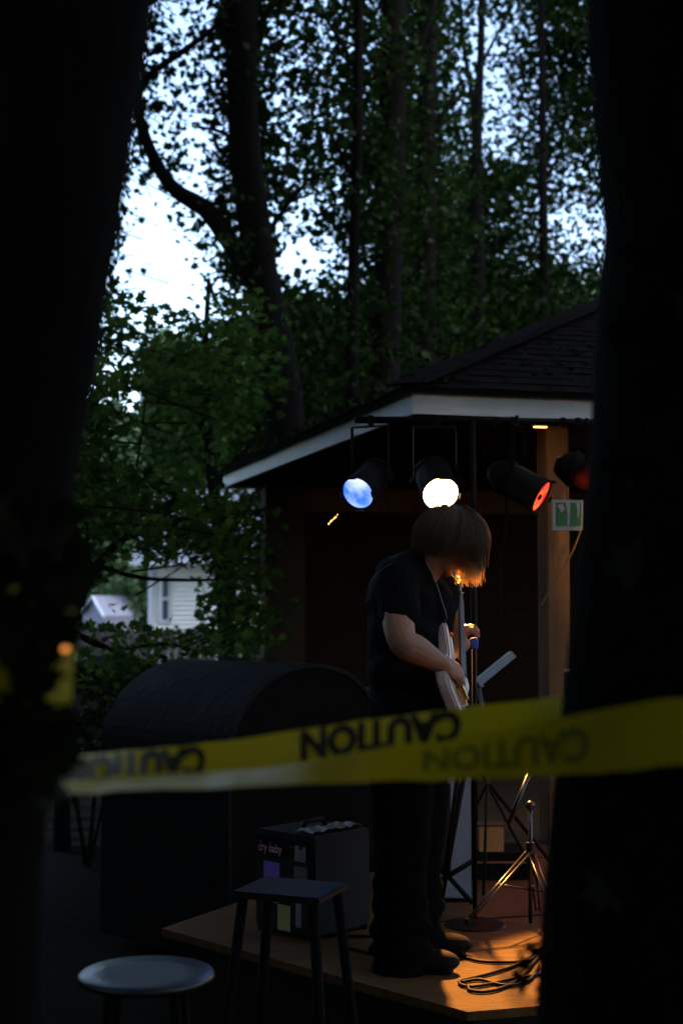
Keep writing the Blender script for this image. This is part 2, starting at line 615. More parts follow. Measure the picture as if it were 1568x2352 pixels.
def par_can(label, lens, back, rad, mat_lens, spot=None, bar_px=None):
    """lens / back = world points; housing is a turned can with a stepped neck, gel frame, yoke, lens"""
    ax = (lens - back)
    L = ax.length
    ax.normalize()
    t = thing('stage_light', label, 'stage light', back)
    t['group'] = 'stage lights hanging under the eave'
    r = rad
    MB().lathe(back, ax, [(-.005, .001), (-.005, r * .45), (.02, r * .72), (.05, r * .92), (.08, r * 1.12), (.085, r * 1.16), (.1, r * 1.16), (.105, r * 1.05), (L - .06, r * 1.05), (L - .055, r * 1.12), (L - .012, r * 1.12), (L - .012, r * 1.0), (L - .05, r * .99)], 36).build('housing', M_black, t, smooth=False)
    # lens
    side = ax.cross(EZ).normalized()
    upv = side.cross(ax).normalized()
    c = lens - ax * .022
    vs = [c + ax * .006]
    for j, rr in ((1, .5), (2, .98)):
        for k in range(36):
            an = 2 * math.pi * k / 36
            vs.append(c + (side * math.cos(an) + upv * math.sin(an)) * r * rr + ax * .006 * (1 - rr))
    fs = [(0, 1 + k, 1 + (k + 1) % 36) for k in range(36)] + [(1 + k, 37 + k, 37 + (k + 1) % 36, 1 + (k + 1) % 36) for k in range(36)]
    MB().add(vs, fs).build('lens', mat_lens, t, smooth=True)
    # square gel frame with tabs
    s = r * 1.16
    for sg in (-1, 1):
        MB().box(lens + upv * sg * s * .96 + ax * .004, (s * .45, .012, .014), (side, ax, upv)).build('gel_clip', M_black, t)
        MB().box(lens + side * sg * s * .96 + ax * .004, (.012, .012, s * .3), (side, ax, upv)).build('gel_clip', M_black, t)
    # yoke
    m = back + ax * L * .5
    hs = side if abs(side.z) < .9 else EX
    topz = c0.z + (c1.z - c0.z) * .4 - .03
    p = [m + hs * (r * 1.25), m + hs * (r * 1.25) + EZ * (topz - m.z - .0), m - hs * (r * 1.25) + EZ * (topz - m.z), m - hs * (r * 1.25)]
    yk = MB()
    for a_, b_ in zip(p[:-1], p[1:]):
        d_ = (b_ - a_)
        yk.box((a_ + b_) / 2, (d_.length + .004, .026, .004), (d_.normalized(), ax.cross(d_).cross(d_).normalized() if abs(ax.dot(d_.normalized())) < .98 else upv, ax.cross(d_).normalized()))
    yk.tube([(p[1] + p[2]) / 2, (p[1] + p[2]) / 2 + EZ * .05], .008, 8)
    yk.build('yoke', M_black, t)
    for sg in (-1, 1):
        MB().lathe(m + hs * sg * r * 1.27, hs * sg, [(0, .001), (0, .014), (.015, .016), (.015, .001)], 12).build('knob', M_black, t)
    if spot:
        colr, power, target, size = spot
        ld = bpy.data.lights.new('lamp', 'SPOT')
        ld.energy = power
        ld.color = colr
        ld.spot_size = size
        ld.spot_blend = .15
        ld.shadow_soft_size = .05
        lo = bpy.data.objects.new('lamp', ld)
        col.objects.link(lo)
        lo.parent = t
        pos = lens + ax * .03
        lo.location = pos - t.location
        lo.rotation_euler = (Vector(target) - pos).to_track_quat('-Z', 'Y').to_euler()
    return t


E_blue = emit_mat('blue_gel_glow', (.03, .13, .9), (.55, .66, 1.15), .48, 7)
E_warm = emit_mat('warm_lens_glow', (1.0, .72, .3), (1.0, .8, .42), 7, 6)
E_red = emit_mat('red_gel_glow', (1.0, .012, .008), (1.0, .14, .04), .45, 12)
E_amber = emit_mat('amber_glow', (1.0, .42, .08), (1.0, .5, .14), 1.3, 6)
par_can('stage light with a glowing blue lens, leftmost under the eave', P(818, 1136, 7.0), P(880, 1078, 7.26), .082, E_blue, ((.15, .3, 1), 1.5, P(700, 1900, 4), R(50)))
par_can('stage light with a blazing warm white lens above the guitarist', P(1013, 1138, 7.02), P(986, 1072, 7.30), .088, E_warm, ((1, .38, .065), 500, P(1013, 1138, 7.02) + Vector((.4, -.9, -.5)) * 3, R(61)))
par_can('stage light with a glowing red lens, seen from the side', P(1249, 1144, 7.02), P(1128, 1078, 7.13), .082, E_red, ((1, .06, .03), 9, P(1249, 1144, 7.02) + Vector((.84, -.35, -.42)) * 3, R(150)))
par_can('dark stage light beside the red one, half hidden by the right tree', P(1420, 1105, 7.15), P(1276, 1066, 7.2), .082, E_amber, ((1, .5, .15), 4, pav(3.5, 3, 1.0), R(90)))
# wire loop over the warm lens (lamp clip)
tag(MB().tube(spline([P(975, 1136, 6.96), P(990, 1140, 6.95), P(1012, 1135, 6.95), P(1028, 1120, 6.95), P(1034, 1100, 6.97)], 14), .0022, 6).build('lens_wire', M_black, smooth=True), 'thin dark wire curving across the blazing warm lens', 'wire')
# thin chain, its gold glints painted on as glowing beads
t_f = thing('glint_chain', 'short thin chain below the blue stage light, its gold glints made as glowing beads', 'chain', P(765, 1190, 7.0))
pts = spline([P(755, 1203, 7.0), P(760, 1197, 7.0), P(768, 1190, 7.0), P(776, 1180, 7.0), P(800, 1140, 7.05)], 12)
MB().tube(pts, .0015, 5).build('wire', M_black, t_f)
for i in range(0, 9, 1):
    if i in (1,):
        continue
    MB().ball(pts[i], .0028 if i % 3 else .0042, n=6, m=4).build('glint_bead', E_amber, t_f)  # beads glow to stand in for reflected glints
# bright glint under the eave, built as an added glowing strip and lamp
t_w = thing('glint_strip', 'short bright glint under the eave to the right, made as an added glowing strip', 'glint strip', P(1240, 980, 7.4))
MB().box(P(1240, 981, 7.4), (.07, .02, .006), (EX, EY, EZ)).build('glint_face', E_amber, t_w)
MB().box(P(1240, 977, 7.4) + EZ * .004, (.16, .05, .012), (EX, EY, EZ)).build('housing', M_black, t_w)
ld = bpy.data.lights.new('strip', 'AREA')
ld.shape = 'RECTANGLE'
ld.size, ld.size_y = .1, .03
ld.energy = .2  # added fill that warms the post and header
ld.color = (1, .5, .16)
lo = bpy.data.objects.new('strip', ld)
col.objects.link(lo)
lo.parent = t_w
lo.location = Vector((0, 0, -.012))
lo.rotation_euler = (R(30), 0, 0)

# power cables drooping from the lights
for a in ([P(880, 1140, 7.2), P(900, 1175, 7.2), P(930, 1185, 7.2), P(960, 1160, 7.25), P(990, 1110, 7.3)],
          [P(1160, 1130, 7.2), P(1162, 1200, 7.25), P(1150, 1300, 7.3), P(1148, 1500, 7.3)]):
    i = len(a)
    tag(MB().tube(spline(a, 20), .004, 6).build('cable', M_black, smooth=True), 'thin black cable looping between the blue and warm stage lights' if i == 5 else 'thin black cable hanging straight down left of the lit post', 'cable', 'lamp cables under the eave')
tag(MB().tube(spline([P(1335, 1215, 7.6), P(1315, 1265, 7.6), P(1290, 1310, 7.6), P(1262, 1355, 7.6), P(1240, 1392, 7.6)], 20), .005, 6).build('rope', mat('rope', (.2, .13, .07), .9), smooth=True), 'thin brown rope slanting across the lit wooden post', 'rope')

# green and white sign
t_s = thing('sign', 'small green sign with a white border and white strokes beside the post', 'sign', P(1303, 1185, 7.5))
M_sg = mat('sign_green', (.01, .12, .035), .5, .1)
M_sw = mat('sign_white', (.27, .33, .37), .5, .05)
c = P(1303, 1183, 7.5)
MB().box(c, (.175, .006, .16), (EX, EY, EZ)).build('board', M_sw, t_s)
MB().box(c - EY * .005 + EZ * .004 + EX * .004, (.142, .005, .122), (EX, EY, EZ)).build('panel', M_sg, t_s)


def stroke(pts):
    mb = MB()
    q = [c + EX * x + EZ * z - EY * .0092 for x, z in pts]
    mb.add(q, [tuple(range(len(q)))])
    mb.build('stroke', M_sw, t_s)


stroke([(-.015, .066), (.012, .066), (.008, 0), (.004, -.05), (-.006, -.054), (-.004, 0)])
stroke([(.044, .064), (.066, .064), (.062, .01), (.05, -.02), (.052, .02)])
stroke([(-.064, .05), (-.03, .06), (-.022, .03), (-.04, .012), (-.05, .03)])
# cord that holds the sign up
tag(MB().tube([c + EZ * .08, c + EZ * .3 + EY * .05], .003, 6).build('cord', M_black), 'short cord holding the green sign under the eave', 'cord')

# ---------------------------------------------------------------- black round-topped bin left of the stage
M_tank = mat('tarred_sheet', (.0048, .0052, .0068), .62, .5, 4, .35, 18, spec=.1)
t_b = thing('round_topped_bin', 'large black round-topped metal bin with lapped sheets left of the stage', 'bin', (PX(600, 7.5), 7.7, 0))
AX = Vector((-.72, .69, 0)).normalized()
SD = Vector((AX.y, -AX.x, 0))      # across
RB = .5
base = Vector((PX(716, 7.2), 7.2, 0))
ztop = P(660, 1527, 7.3).z
zc = ztop - .42


def arch(o, r, n=26):
    v = [o + SD * -r * 1.08 + EZ * 0]
    for k in range(n + 1):
        an = math.pi * (1 - k / n)
        v.append(o + SD * r * 1.08 * math.cos(an) + EZ * (zc + (r - RB + .42) * math.sin(an)))
    v.append(o + SD * r * 1.08)
    return v


LEN = .98
for i in range(3):
    s0, s1 = i * LEN / 3, (i + 1) * LEN / 3 + .03
    A = arch(base + AX * s0, RB + .004 * (2 - i) + .003)
    B = arch(base + AX * s1, RB + .004 * (2 - i))
    A2 = arch(base + AX * s0, RB - .012)
    B2 = arch(base + AX * s1, RB - .012)
    m_ = len(A)
    mb = MB().add(A + B + A2 + B2, [(k, k + 1, m_ + k + 1, m_ + k) for k in range(m_ - 1)] + [(2 * m_ + k, 3 * m_ + k, 3 * m_ + k + 1, 2 * m_ + k + 1) for k in range(m_ - 1)] + [(k, 2 * m_ + k, 2 * m_ + k + 1, k + 1) for k in range(m_ - 1)] + [(m_ + k, m_ + k + 1, 3 * m_ + k + 1, 3 * m_ + k) for k in range(m_ - 1)])
    for v in mb.v:
        nn = noise.noise(Vector((v.x * 5, v.y * 5, v.z * 5)))
        v += (v - Vector((base.x, base.y, zc))).normalized() * .008 * nn
    mb.build('curved_sheet', M_tank, t_b, smooth=False)
e = arch(base + AX * .01, RB - .006)
MB().add(e + [v + AX * .02 for v in e], [tuple(range(len(e))), tuple(range(2 * len(e) - 1, len(e) - 1, -1))]).build('end_panel', M_blackmatte, t_b)
e = arch(base + AX * (LEN), RB - .006)
MB().add(e + [v + AX * .02 for v in e], [tuple(range(len(e))), tuple(range(2 * len(e) - 1, len(e) - 1, -1))]).build('end_panel', M_blackmatte, t_b)
# loose flaps on top
for s in (.33, .68):
    for sg, w in ((-.18, .1), (.02, .12)):
        o = base + AX * s + SD * sg + EZ * (ztop + .004 - sg * sg)
        MB().add([o, o + SD * w, o + SD * w + AX * .1 + EZ * .018, o + AX * .09 + EZ * .02, o - EZ * .004, o + SD * w - EZ * .004], [(0, 1, 2, 3), (4, 5, 1, 0)]).build('loose_flap', M_tank, t_b)

# tan wooden post behind the bin
tag(MB().box((PX(296, 9.6), 9.6, .5), (.085, .085, 1.22)).build('stake', mat('tan_wood', (.45, .24, .12), .7, .2, 8), bevel=.004), 'short tan wooden stake behind the black round-topped bin', 'stake')

# ---------------------------------------------------------------- amplifier
t_a = thing('amplifier', 'black speaker amplifier covered in stickers on the stage edge', 'amplifier', (PX(725, 5.62), 5.62, FLOOR))
n0 = Vector((PX(722, 5.6), 5.6, 0))
AR = Vector((.68, .733, 0)).normalized()
ALv = Vector((-AR.y, AR.x, 0))
cA = n0 + AR * .165 + ALv * .165
M_tolex = mat('black_vinyl', (.014, .015, .018), .6, .2, 60, .3, 220, spec=.12)
M_grille = mat('grille_cloth', (.012, .012, .013), .9, .3, 80, .2, 200)
MB().box(cA + EZ * (FLOOR + .212), (.33, .33, .385), (AR, ALv, EZ)).build('cabinet', M_tolex, t_a, bevel=.008)
fc = n0 + ALv * .165 + EZ * FLOOR         # centre of front (left) face at floor
MB().box(fc - AR * .004 + EZ * .18, (.008, .29, .27), (AR, ALv, EZ)).build('grille', M_grille, t_a)
MB().box(fc - AR * .005 + EZ * .36, (.01, .29, .06), (AR, ALv, EZ)).build('control_panel', M_black, t_a)
for k in range(5):
    MB().lathe(fc - AR * .01 + ALv * (-.11 + .055 * k) + EZ * .36, -AR, [(0, .001), (0, .009), (.014, .008), (.014, .001)], 12).build('knob', M_steel, t_a)
for x in (.02, .31):
    for y in (.02, .31):
        MB().lathe(n0 + AR * x + ALv * y + EZ * (FLOOR + .0), EZ, [(0, .001), (0, .016), (.022, .018), (.022, .001)], 12).build('foot', M_black, t_a)
        for zz in (.04, .395):
            pass
hd = [n0 + AR * .1 + ALv * .165 + EZ * (FLOOR + .405), n0 + AR * .12 + ALv * .165 + EZ * (FLOOR + .435), n0 + AR * .22 + ALv * .165 + EZ * (FLOOR + .435), n0 + AR * .24 + ALv * .165 + EZ * (FLOOR + .405)]
MB().tube(hd, .01, 8).build('handle', M_black, t_a, smooth=True)


def sticker(u, z, w, h, m, dep=.01, txt=None, mt=None, nm='sticker'):
    o = fc + ALv * u + EZ * z - AR * dep
    st = MB().box(o, (.0015, w, h), (AR, ALv, EZ)).build(nm, m, t_a)
    if txt:
        uv, f = text_mesh(txt, .01)
        vs = [o - AR * .0022 - ALv * (a - .5) * w * .88 + EZ * (b - .5) * h * .75 for a, b in uv]
        put('lettering', mesh(vs, f), mt, st)


M_pink = mat('pink_print', (.75, .35, .4), .5, .1)
sticker(.065, .335, .15, .062, M_black, .012, 'cry baby', M_pink)
sticker(.06, .235, .088, .1, mat('purple_sticker', (.2, .13, .55), .5, .2))
sticker(.07, .15, .1, .05, mat('pink_sticker', (.25, .12, .14), .5, .2))
sticker(-.01, .075, .07, .1, mat('olive_sticker', (.35, .36, .12), .5, .15))
sticker(-.1, .335, .06, .06, mat('grey_sticker', (.2, .2, .22), .5, .2), .012)
sticker(-.1, .25, .07, .07, mat('grey_sticker2', (.12, .12, .13), .5, .2))
sticker(-.09, .1, .03, .1, mat('grey_sticker', (.2, .2, .22), .5, .2))
# crumpled foil strip on top of the amplifier
mb = MB()
gx, gy = 16, 5
vs = [n0 + AR * (.02 + .3 * i / (gx - 1)) + ALv * (.03 + .1 * j / (gy - 1)) + EZ * (FLOOR + .412 + random.uniform(0, .012)) for i in range(gx) for j in range(gy)]
mb.add(vs, [(i * gy + j, (i + 1) * gy + j, (i + 1) * gy + j + 1, i * gy + j + 1) for i in range(gx - 1) for j in range(gy - 1)])
tag(mb.build('foil_strip', mat('crumpled_foil', (.3, .32, .34), .3, .2, 30, metal=.8)), 'crumpled shiny strip lying along the amplifier top', 'foil')

# ---------------------------------------------------------------- stools in front
M_seat = mat('dark_seat', (.003, .0034, .0045), .5, .2, 20, spec=.12)
t = thing('bar_stool', 'tall black stool with a square seat in front of the amplifier', 'stool', (PX(665, 4.55), 4.6, 0), 'stools in front of the stage')
c = Vector((PX(668, 4.6), 4.62, P(660, 2048, 4.6).z))
sx = Vector((.93, -.36, 0)).normalized()
sy = Vector((-sx.y, sx.x, 0))
MB().box(c, (.3, .26, .022), (sx, sy, EZ)).build('seat', M_seat, t, bevel=.006)
for a in (-1, 1):
    for b in (-1, 1):
        MB().tube([c + sx * a * .12 + sy * b * .1 - EZ * .012, Vector((c.x, c.y, ground_z(c.x, c.y))) + sx * a * .2 + sy * b * .17], .017, 8).build('leg', M_blackmatte, t, smooth=True)
for b in (-1, 1):
    MB().tube([c + sx * -.16 + sy * b * .135 - EZ * .5, c + sx * .16 + sy * b * .135 - EZ * .5], .01, 8).build('foot_rail', M_blackmatte, t, smooth=True)
t = thing('bar_stool', 'round metal-topped stool catching the sky at bottom left', 'stool', (PX(350, 3.6), 3.6, 0), 'stools in front of the stage')
zr = P(350, 2236, 3.6).z
c = Vector((PX(345, 3.6), 3.6, zr))
M_zinc = mat('worn_dark_metal', (.006, .007, .009), .34, .85, 12, .1, 40, spec=.5)
MB().lathe(c, EZ, [(-.02, .15), (-.012, .168), (0, .168), (.004, .163), (.001, .1), (-.001, .001)], 48).build('seat', M_zinc, t, smooth=True)
for k in range(4):
    a = R(45 + 90 * k)
    MB().tube([c + Vector((.11 * math.cos(a), .11 * math.sin(a), -.02)), (c.x + .19 * math.cos(a), c.y + .19 * math.sin(a), ground_z(c.x, c.y))], .013, 8).build('leg', M_blackmatte, t, smooth=True)
MB().lathe(c - EZ * .5, EZ, [(-.008, .15), (0, .158), (.008, .15), (0, .142), (-.008, .15)], 32).build('foot_ring', M_blackmatte, t, smooth=True)

# ---------------------------------------------------------------- gear behind the guitarist
M_bluegrey = mat('blue_grey_paint', (.17, .22, .3), .5, .15, 12)
t = thing('speaker_cabinet', 'tall blue-grey speaker cabinet standing behind the guitarist', 'speaker', (PX(1020, 6.3), 6.4, FLOOR))
x0, x1 = PX(960, 6.3), PX(1079, 6.3)
zt = P(1050, 1735, 6.3).z
MB().box(((x0 + x1) / 2, 6.47, (FLOOR + zt) / 2 + .01), (x1 - x0, .3, zt - FLOOR - .02)).build('cabinet', M_bluegrey, t, bevel=.006)
MB().box(((x0 + x1) / 2 - .03, 6.317, (FLOOR + zt) / 2), (x1 - x0 - .12, .008, zt - FLOOR - .25)).build('grille', M_grille, t)
for k in (-1, 1):
    MB().box(((x0 + x1) / 2 + k * .08, 6.45, FLOOR + .008), (.04, .2, .016)).build('foot', M_black, t)
t = thing('folding_stand', 'black folding stand with crossed legs in front of the blue-grey cabinet', 'stand', P(1040, 2060, 6.0))
for (a, b) in (((1080, 1700), (1008, 2095)), ((1062, 1700), (1022, 2010)), ((990, 2035), (1090, 1975)), ((1000, 1980), (1085, 2075))):
    MB().tube([P(*a, 6.02), P(*b, 5.98)], .011, 8).build('bar', M_black, t, smooth=True)
t = thing('flight_case', 'low black case on the stage under the orange-lit wooden box', 'case', (PX(1125, 6.9), 6.95, FLOOR))
MB().box((PX(1125, 6.9), 6.98, FLOOR + .062), (.34, .3, .122)).build('body', M_black, t, bevel=.006)
MB().box((PX(1125, 6.9), 6.82, FLOOR + .085), (.34, .01, .012)).build('trim', M_steel, t)
t = thing('wooden_box', 'small wooden box glowing orange in the stage light', 'box', (PX(1124, 6.85), 6.9, FLOOR + .125))
bz = FLOOR + .126
MB().box((PX(1124, 6.85), 6.9, bz + .06), (.118, .1, .118)).build('body', mat('box_wood', (.5, .25, .09), .6, .2, 10), t, bevel=.003)
MB().box((PX(1124, 6.85), 6.9, bz + .125), (.126, .108, .01)).build('lid', M_wood, t)

M_dchrome = mat('dull_chrome', (.06, .063, .072), .3, .15, 10, metal=1)
# cymbal / boom stand
t = thing('boom_stand', 'chrome tripod boom stand right of the guitarist', 'stand', P(1217, 2150, 5.9))
sp = [P(1217, 1850, 5.85), P(1217, 2120, 5.85)]
MB().tube(sp, .008, 10).build('pole', M_dchrome, t, smooth=True)
MB().tube([P(1224, 1752, 5.75), P(1168, 1893, 5.6)], .0105, 10).build('boom', M_dchrome, t, smooth=True)
MB().ball(P(1217, 1850, 5.84), .02, n=10, m=6).build('clamp', M_dchrome, t, smooth=True)
hub = P(1217, 1952, 5.85)
MB().lathe(hub - EZ * .03, EZ, [(0, .001), (0, .018), (.06, .018), (.06, .001)], 12).build('hub', M_dchrome, t)
for fx, fy, fd in ((1073, 2116, 5.55), (1290, 2150, 5.6), (1235, 2095, 6.2)):
    ft = P(fx, fy, fd)
    sd_ = (ft - hub).cross(EZ).normalized() * .012
    lg = MB()
    for s in (-1, 1):
        lg.tube([hub + sd_ * s, ft + sd_ * s * .7], .0045, 7)
    lg.build('leg', M_dchrome, t, smooth=True)
    MB().ball(ft, .014, n=8, m=6).build('rubber_foot', M_black, t, smooth=True)
    MB().tube([hub - EZ * .16, hub + (ft - hub) * .5], .004, 6).build('brace', M_dchrome, t, smooth=True)
# dark drum at the right
t = thing('drum', 'dark floor drum beside the lit post with a bright rim edge', 'drum', (PX(1330, 6.6), 6.6, FLOOR))
zd = P(1330, 1536, 6.6).z
dc = Vector((PX(1362, 6.6), 6.6, 0))
MB().lathe(dc + EZ * (zd - .42), EZ, [(0, .001), (0, .14), (.41, .14), (.41, .001)], 36).build('shell', M_black, t)
MB().lathe(dc + EZ * (zd - .02), EZ, [(0, .145), (.02, .147), (.022, .141), (0, .14)], 40).build('hoop', M_dchrome, t, smooth=True)
for k in range(3):
    a = R(30 + 120 * k)
    MB().tube([dc + Vector((.15 * math.cos(a), .15 * math.sin(a), zd - .3)), dc + Vector((.17 * math.cos(a), .17 * math.sin(a), FLOOR + .005))], .007, 8).build('leg', M_black, t, smooth=True)
# mic stand with a blue windscreen
t = thing('microphone_stand', 'slim black microphone stand with a blue foam cover behind the guitar', 'microphone', P(1088, 2100, 5.9))
MB().tube([P(1088, 1480, 5.9), P(1090, 2110, 5.9)], .009, 8).build('pole', M_blackmatte, t, smooth=True)
MB().lathe(P(1088, 1491, 5.88), EZ, [(0, .001), (0, .015), (.01, .018), (.038, .018), (.046, .012), (.048, .001)], 16).build('windscreen', mat('blue_foam', (.008, .05, .42), .8, .2, 60), t, smooth=True)
MB().lathe(P(1090, 2128, 5.9), EZ, [(0, .001), (0, .13), (.012, .12), (.02, .02), (.02, .001)], 28).build('base', M_black, t)
# music stand
t = thing('music_stand', 'music stand with a tilted blue-grey desk right of the guitarist', 'music stand', P(1108, 2030, 6.6))
a0, a1 = P(1102, 1566, 6.6), P(1180, 1502, 6.6)
dv = (a1 - a0).normalized()
dep = Vector((.1, 1, .0)).normalized()
nv = dv.cross(dep).normalized()
dep = nv.cross(dv).normalized()
M_desk = mat('desk_paint', (.2, .36, .5), .45, .12, 10)
MB().box((a0 + a1) / 2 + dep * .1, ((a1 - a0).length, .2, .034), (dv, dep, nv)).build('desk', M_desk, t, bevel=.002)
MB().box(a0 - dv * .006 + dep * .1 + EZ * .004, (.012, .2, .06), (dv, dep, nv)).build('lip', M_desk, t)
st = a0 + dep * .1 + Vector((.0, 0, -.03))
MB().tube([st, P(1112, 1650, 6.66), P(1118, 1800, 6.7)], .009, 8).build('pole', mat('grey_paint', (.12, .12, .1), .5), t, smooth=True)
for k in range(3):
    a = R(20 + 120 * k)
    h = P(1118, 1800, 6.7)
    MB().tube([h, (h.x + .26 * math.cos(a), h.y + .26 * math.sin(a), FLOOR + .008)], .007, 8).build('leg', M_black, t, smooth=True)

# ---------------------------------------------------------------- cables on the stage
def floor_pt(px, py):
    q = P(px, py, 1)
    k = (FLOOR + .007 - CAMZ) / (q.z - CAMZ)
    return Vector((q.x * k, k, FLOOR + .007))


cabs = [
    ([(1030, 2185), (1062, 2197), (1105, 2208), (1160, 2210), (1210, 2207), (1240, 2190)], 'black cable running from the guitarist shoes across the lit floor'),
    ([(1245, 2175), (1215, 2200), (1170, 2222), (1110, 2240), (1060, 2252), (1056, 2260), (1075, 2266), (1115, 2262), (1170, 2250), (1240, 2238)], 'thickest black cable loop lying nearest the lit stage edge'),
    ([(1058, 2256), (1100, 2250), (1150, 2262), (1185, 2262), (1218, 2248), (1236, 2220)], 'black cable doubling back across the middle of the loop'),
    ([(1075, 2262), (1078, 2274), (1110, 2278), (1150, 2270), (1195, 2246), (1230, 2205), (1260, 2180)], 'black cable curve closest to the stage corner'),
    ([(780, 2172), (830, 2185), (880, 2195), (930, 2190)], 'black cable on the dim floor left of the guitarist'),
    ([(740, 2148), (800, 2150), (860, 2150), (930, 2152)], 'black cable behind the guitarist shoes near the amplifier')]
for pts, lab in cabs:
    q = spline([floor_pt(*p) for p in pts], 44)
    tag(MB().tube(q, .0058, 8).build('cable', M_black, smooth=True), lab, 'cable', 'cables lying on the stage')

# ---------------------------------------------------------------- guitarist
M_skin = mat('skin', (.34, .165, .11), .55, .2, 9, .12, 180, spec=.4)
M_shirt = mat('black_cotton', (.006, .0065, .0085), .95, .2, 20, .2, 120, spec=.06)
M_jean = mat('black_denim', (.003, .003, .004), .95, .25, 30, .2, 200, spec=.03)
M_hair = mat('brown_hair', (.05, .034, .022), .4, .4, 50, 0, spec=.5)
M_shoe = mat('dark_shoe', (.006, .0055, .0055), .7, .2, 20, spec=.1)
S_ = 5.3 / F                      # metres per pixel at the figure

person = thing('person', 'guitarist in black t-shirt with bowed head and hair over his face playing a white guitar', 'person', (PX(945, 5.3), 5.3, FLOOR))
# joints
pel_r, pel_l = P(928, 1690, 5.21), P(955, 1690, 5.41)
kn_r, kn_l = P(920, 1940, 5.14), P(960, 1945, 5.42)
an_r = Vector((PX(918, 5.2), 5.2, FLOOR + .09))
an_l = Vector((PX(952, 5.45), 5.45, FLOOR + .09))
sh_r, sh_l = P(912, 1345, 5.13), P(985, 1335, 5.48)
el_r, wr_r = P(924, 1474, 4.96), P(1018, 1528, 5.03)
el_l, wr_l = P(1000, 1520, 5.66), P(1062, 1480, 5.5)
head_c = P(1030, 1236, 5.29)
neck0, neck1 = P(968, 1318, 5.31), P(1006, 1270, 5.30)

# guitar frame of reference
B = P(1040, 1558, 5.20)
gu = Vector((.05, .75, .46)).normalized()
gn = Vector((.9, -.35, .2))
gn = (gn - gu * gn.dot(gu)).normalized()
gw = gn.cross(gu).normalized()


def G(u, w, nn=0):
    return B + gu * u + gw * w + gn * nn


FWD = Vector((.96, -.28, 0)).normalized()     # the way he faces
SIDEV = Vector((.28, .96, 0)).normalized()    # to his left
body = MB()


def limb(mb, pts, rad, n=14, sub=10, squash=None):
    rows = spline([(*p, r) for p, r in zip(pts, rad)], sub)
    mb.tube([Vector(r[:3]) for r in rows], [r[3] for r in rows], n, squash=squash)
    for r in (rows[0], rows[-1]):
        mb.ball(Vector(r[:3]), r[3] * .98, n=12, m=8)


# torso core, legs (inside the clothes)
tor = [P(945, 1700, 5.31), P(938, 1600, 5.31), P(928, 1480, 5.31), P(925, 1370, 5.31), P(940, 1305, 5.31)]
for p, r in zip(tor, (.12, .115, .125, .12, .08)):
    body.ball(p, (r * .8, r * 1.1, .12 if r > .1 else .03), (FWD, SIDEV, EZ))
limb(body, tor, (.09, .09, .1, .1, .06))
for h, k, a in ((pel_r, kn_r, an_r), (pel_l, kn_l, an_l)):
    limb(body, [h, k, a], (.075, .05, .035))
    body.ball(a + FWD * .05 - EZ * .055, (.08, .03, .022), (FWD, SIDEV, EZ))
# neck and head
limb(body, [neck0, neck1, head_c - Vector((.02, 0, .01))], (.064, .056, .055))
FD = Vector((.72, -.08, -.69)).normalized()            # face direction: right and down
FS = EZ.cross(FD).normalized()
FU = FD.cross(FS).normalized()
body.ball(head_c, (.098, .076, .112), (FD, FS, FU))
body.ball(head_c + FD * .05 - FU * .05, (.05, .055, .065), (FD, FS, FU))    # jaw
body.ball(head_c + FD * .082 - FU * .095, (.02, .024, .018), (FD, FS, FU))  # chin
body.ball(head_c + FD * .104 - FU * .03, (.02, .013, .024), (FD, FS, FU))   # nose
body.ball(head_c + FD * .093 - FU * .066, (.012, .024, .008), (FD, FS, FU))  # lips
for s in (-1, 1):
    body.ball(head_c + FD * .085 + FS * s * .032 + FU * .012, (.018, .024, .01), (FD, FS, FU))  # brow
    body.ball(head_c + FS * s * .078 - FU * .015, (.02, .008, .032), (FD, FS, FU))            # ear
# arms
limb(body, [sh_r, sh_r.lerp(el_r, .55) + Vector((-.008, -.01, 0)), el_r, el_r.lerp(wr_r, .32), el_r.lerp(wr_r, .7), wr_r],
     (.062, .06, .05, .052, .041, .031), sub=18)
limb(body, [sh_l, sh_l.lerp(el_l, .5), el_l, el_l.lerp(wr_l, .35), wr_l], (.058, .05, .044, .044, .03), sub=16)


def hand(mb, wrist, palm_dir, knuckle_dir, nrm, curl, thumb_pts, ln=.1):
    """palm slab plus four fingers with two bends; curl = list of per joint angles toward -nrm"""
    pd, kd, nn = palm_dir.normalized(), knuckle_dir.normalized(), nrm.normalized()
    pc = wrist + pd * .05
    mb.ball(pc, (.056, .042, .019), (pd, kd, nn))
    mb.ball(pc + pd * .02, (.04, .043, .017), (pd, kd, nn))
    mb.tube([wrist - pd * .01, wrist + pd * .035], [.03, .03], 12, squash=(nn, .75))
    for i, (off, L) in enumerate(((.031, .074), (.0105, .082), (-.0105, .077), (-.03, .06))):
        p = wrist + pd * (.088 - .006 * abs(i - 1)) + kd * off
        d = (pd + kd * off * 3).normalized()
        pts = [p - d * .025, p]
        for j, fr in enumerate((.45, .3, .25)):
            ang = curl[i][j]
            axr = kd
            d = Matrix.Rotation(ang, 3, axr) @ d
            p = p + d * L * fr
            pts.append(p.copy())
        rr = (.0095, .0098, .0088, .008, .0068)
        mb.tube(pts, rr, 10)
        mb.ball(pts[-1], .0068, n=8, m=6)
        for q, r_ in zip(pts[1:-1], rr[1:]):
            mb.ball(q, r_ * 1.04, n=8, m=6)
    mb.tube(thumb_pts, [.014, .0115, .0105, .0085][:len(thumb_pts)], 10)
    for q, r_ in zip(thumb_pts, [.014, .0115, .0105, .0085]):
        mb.ball(q, r_, n=8, m=6)


# strumming hand over the strings
pdir = (P(1064, 1549, 5.10) - wr_r).normalized()
nrm_s = (gn * -1)
nrm_s = (Vector((-.1, -.8, .55)) - pdir * Vector((-.1, -.8, .55)).dot(pdir)).normalized()
kd_s = nrm_s.cross(pdir).normalized()
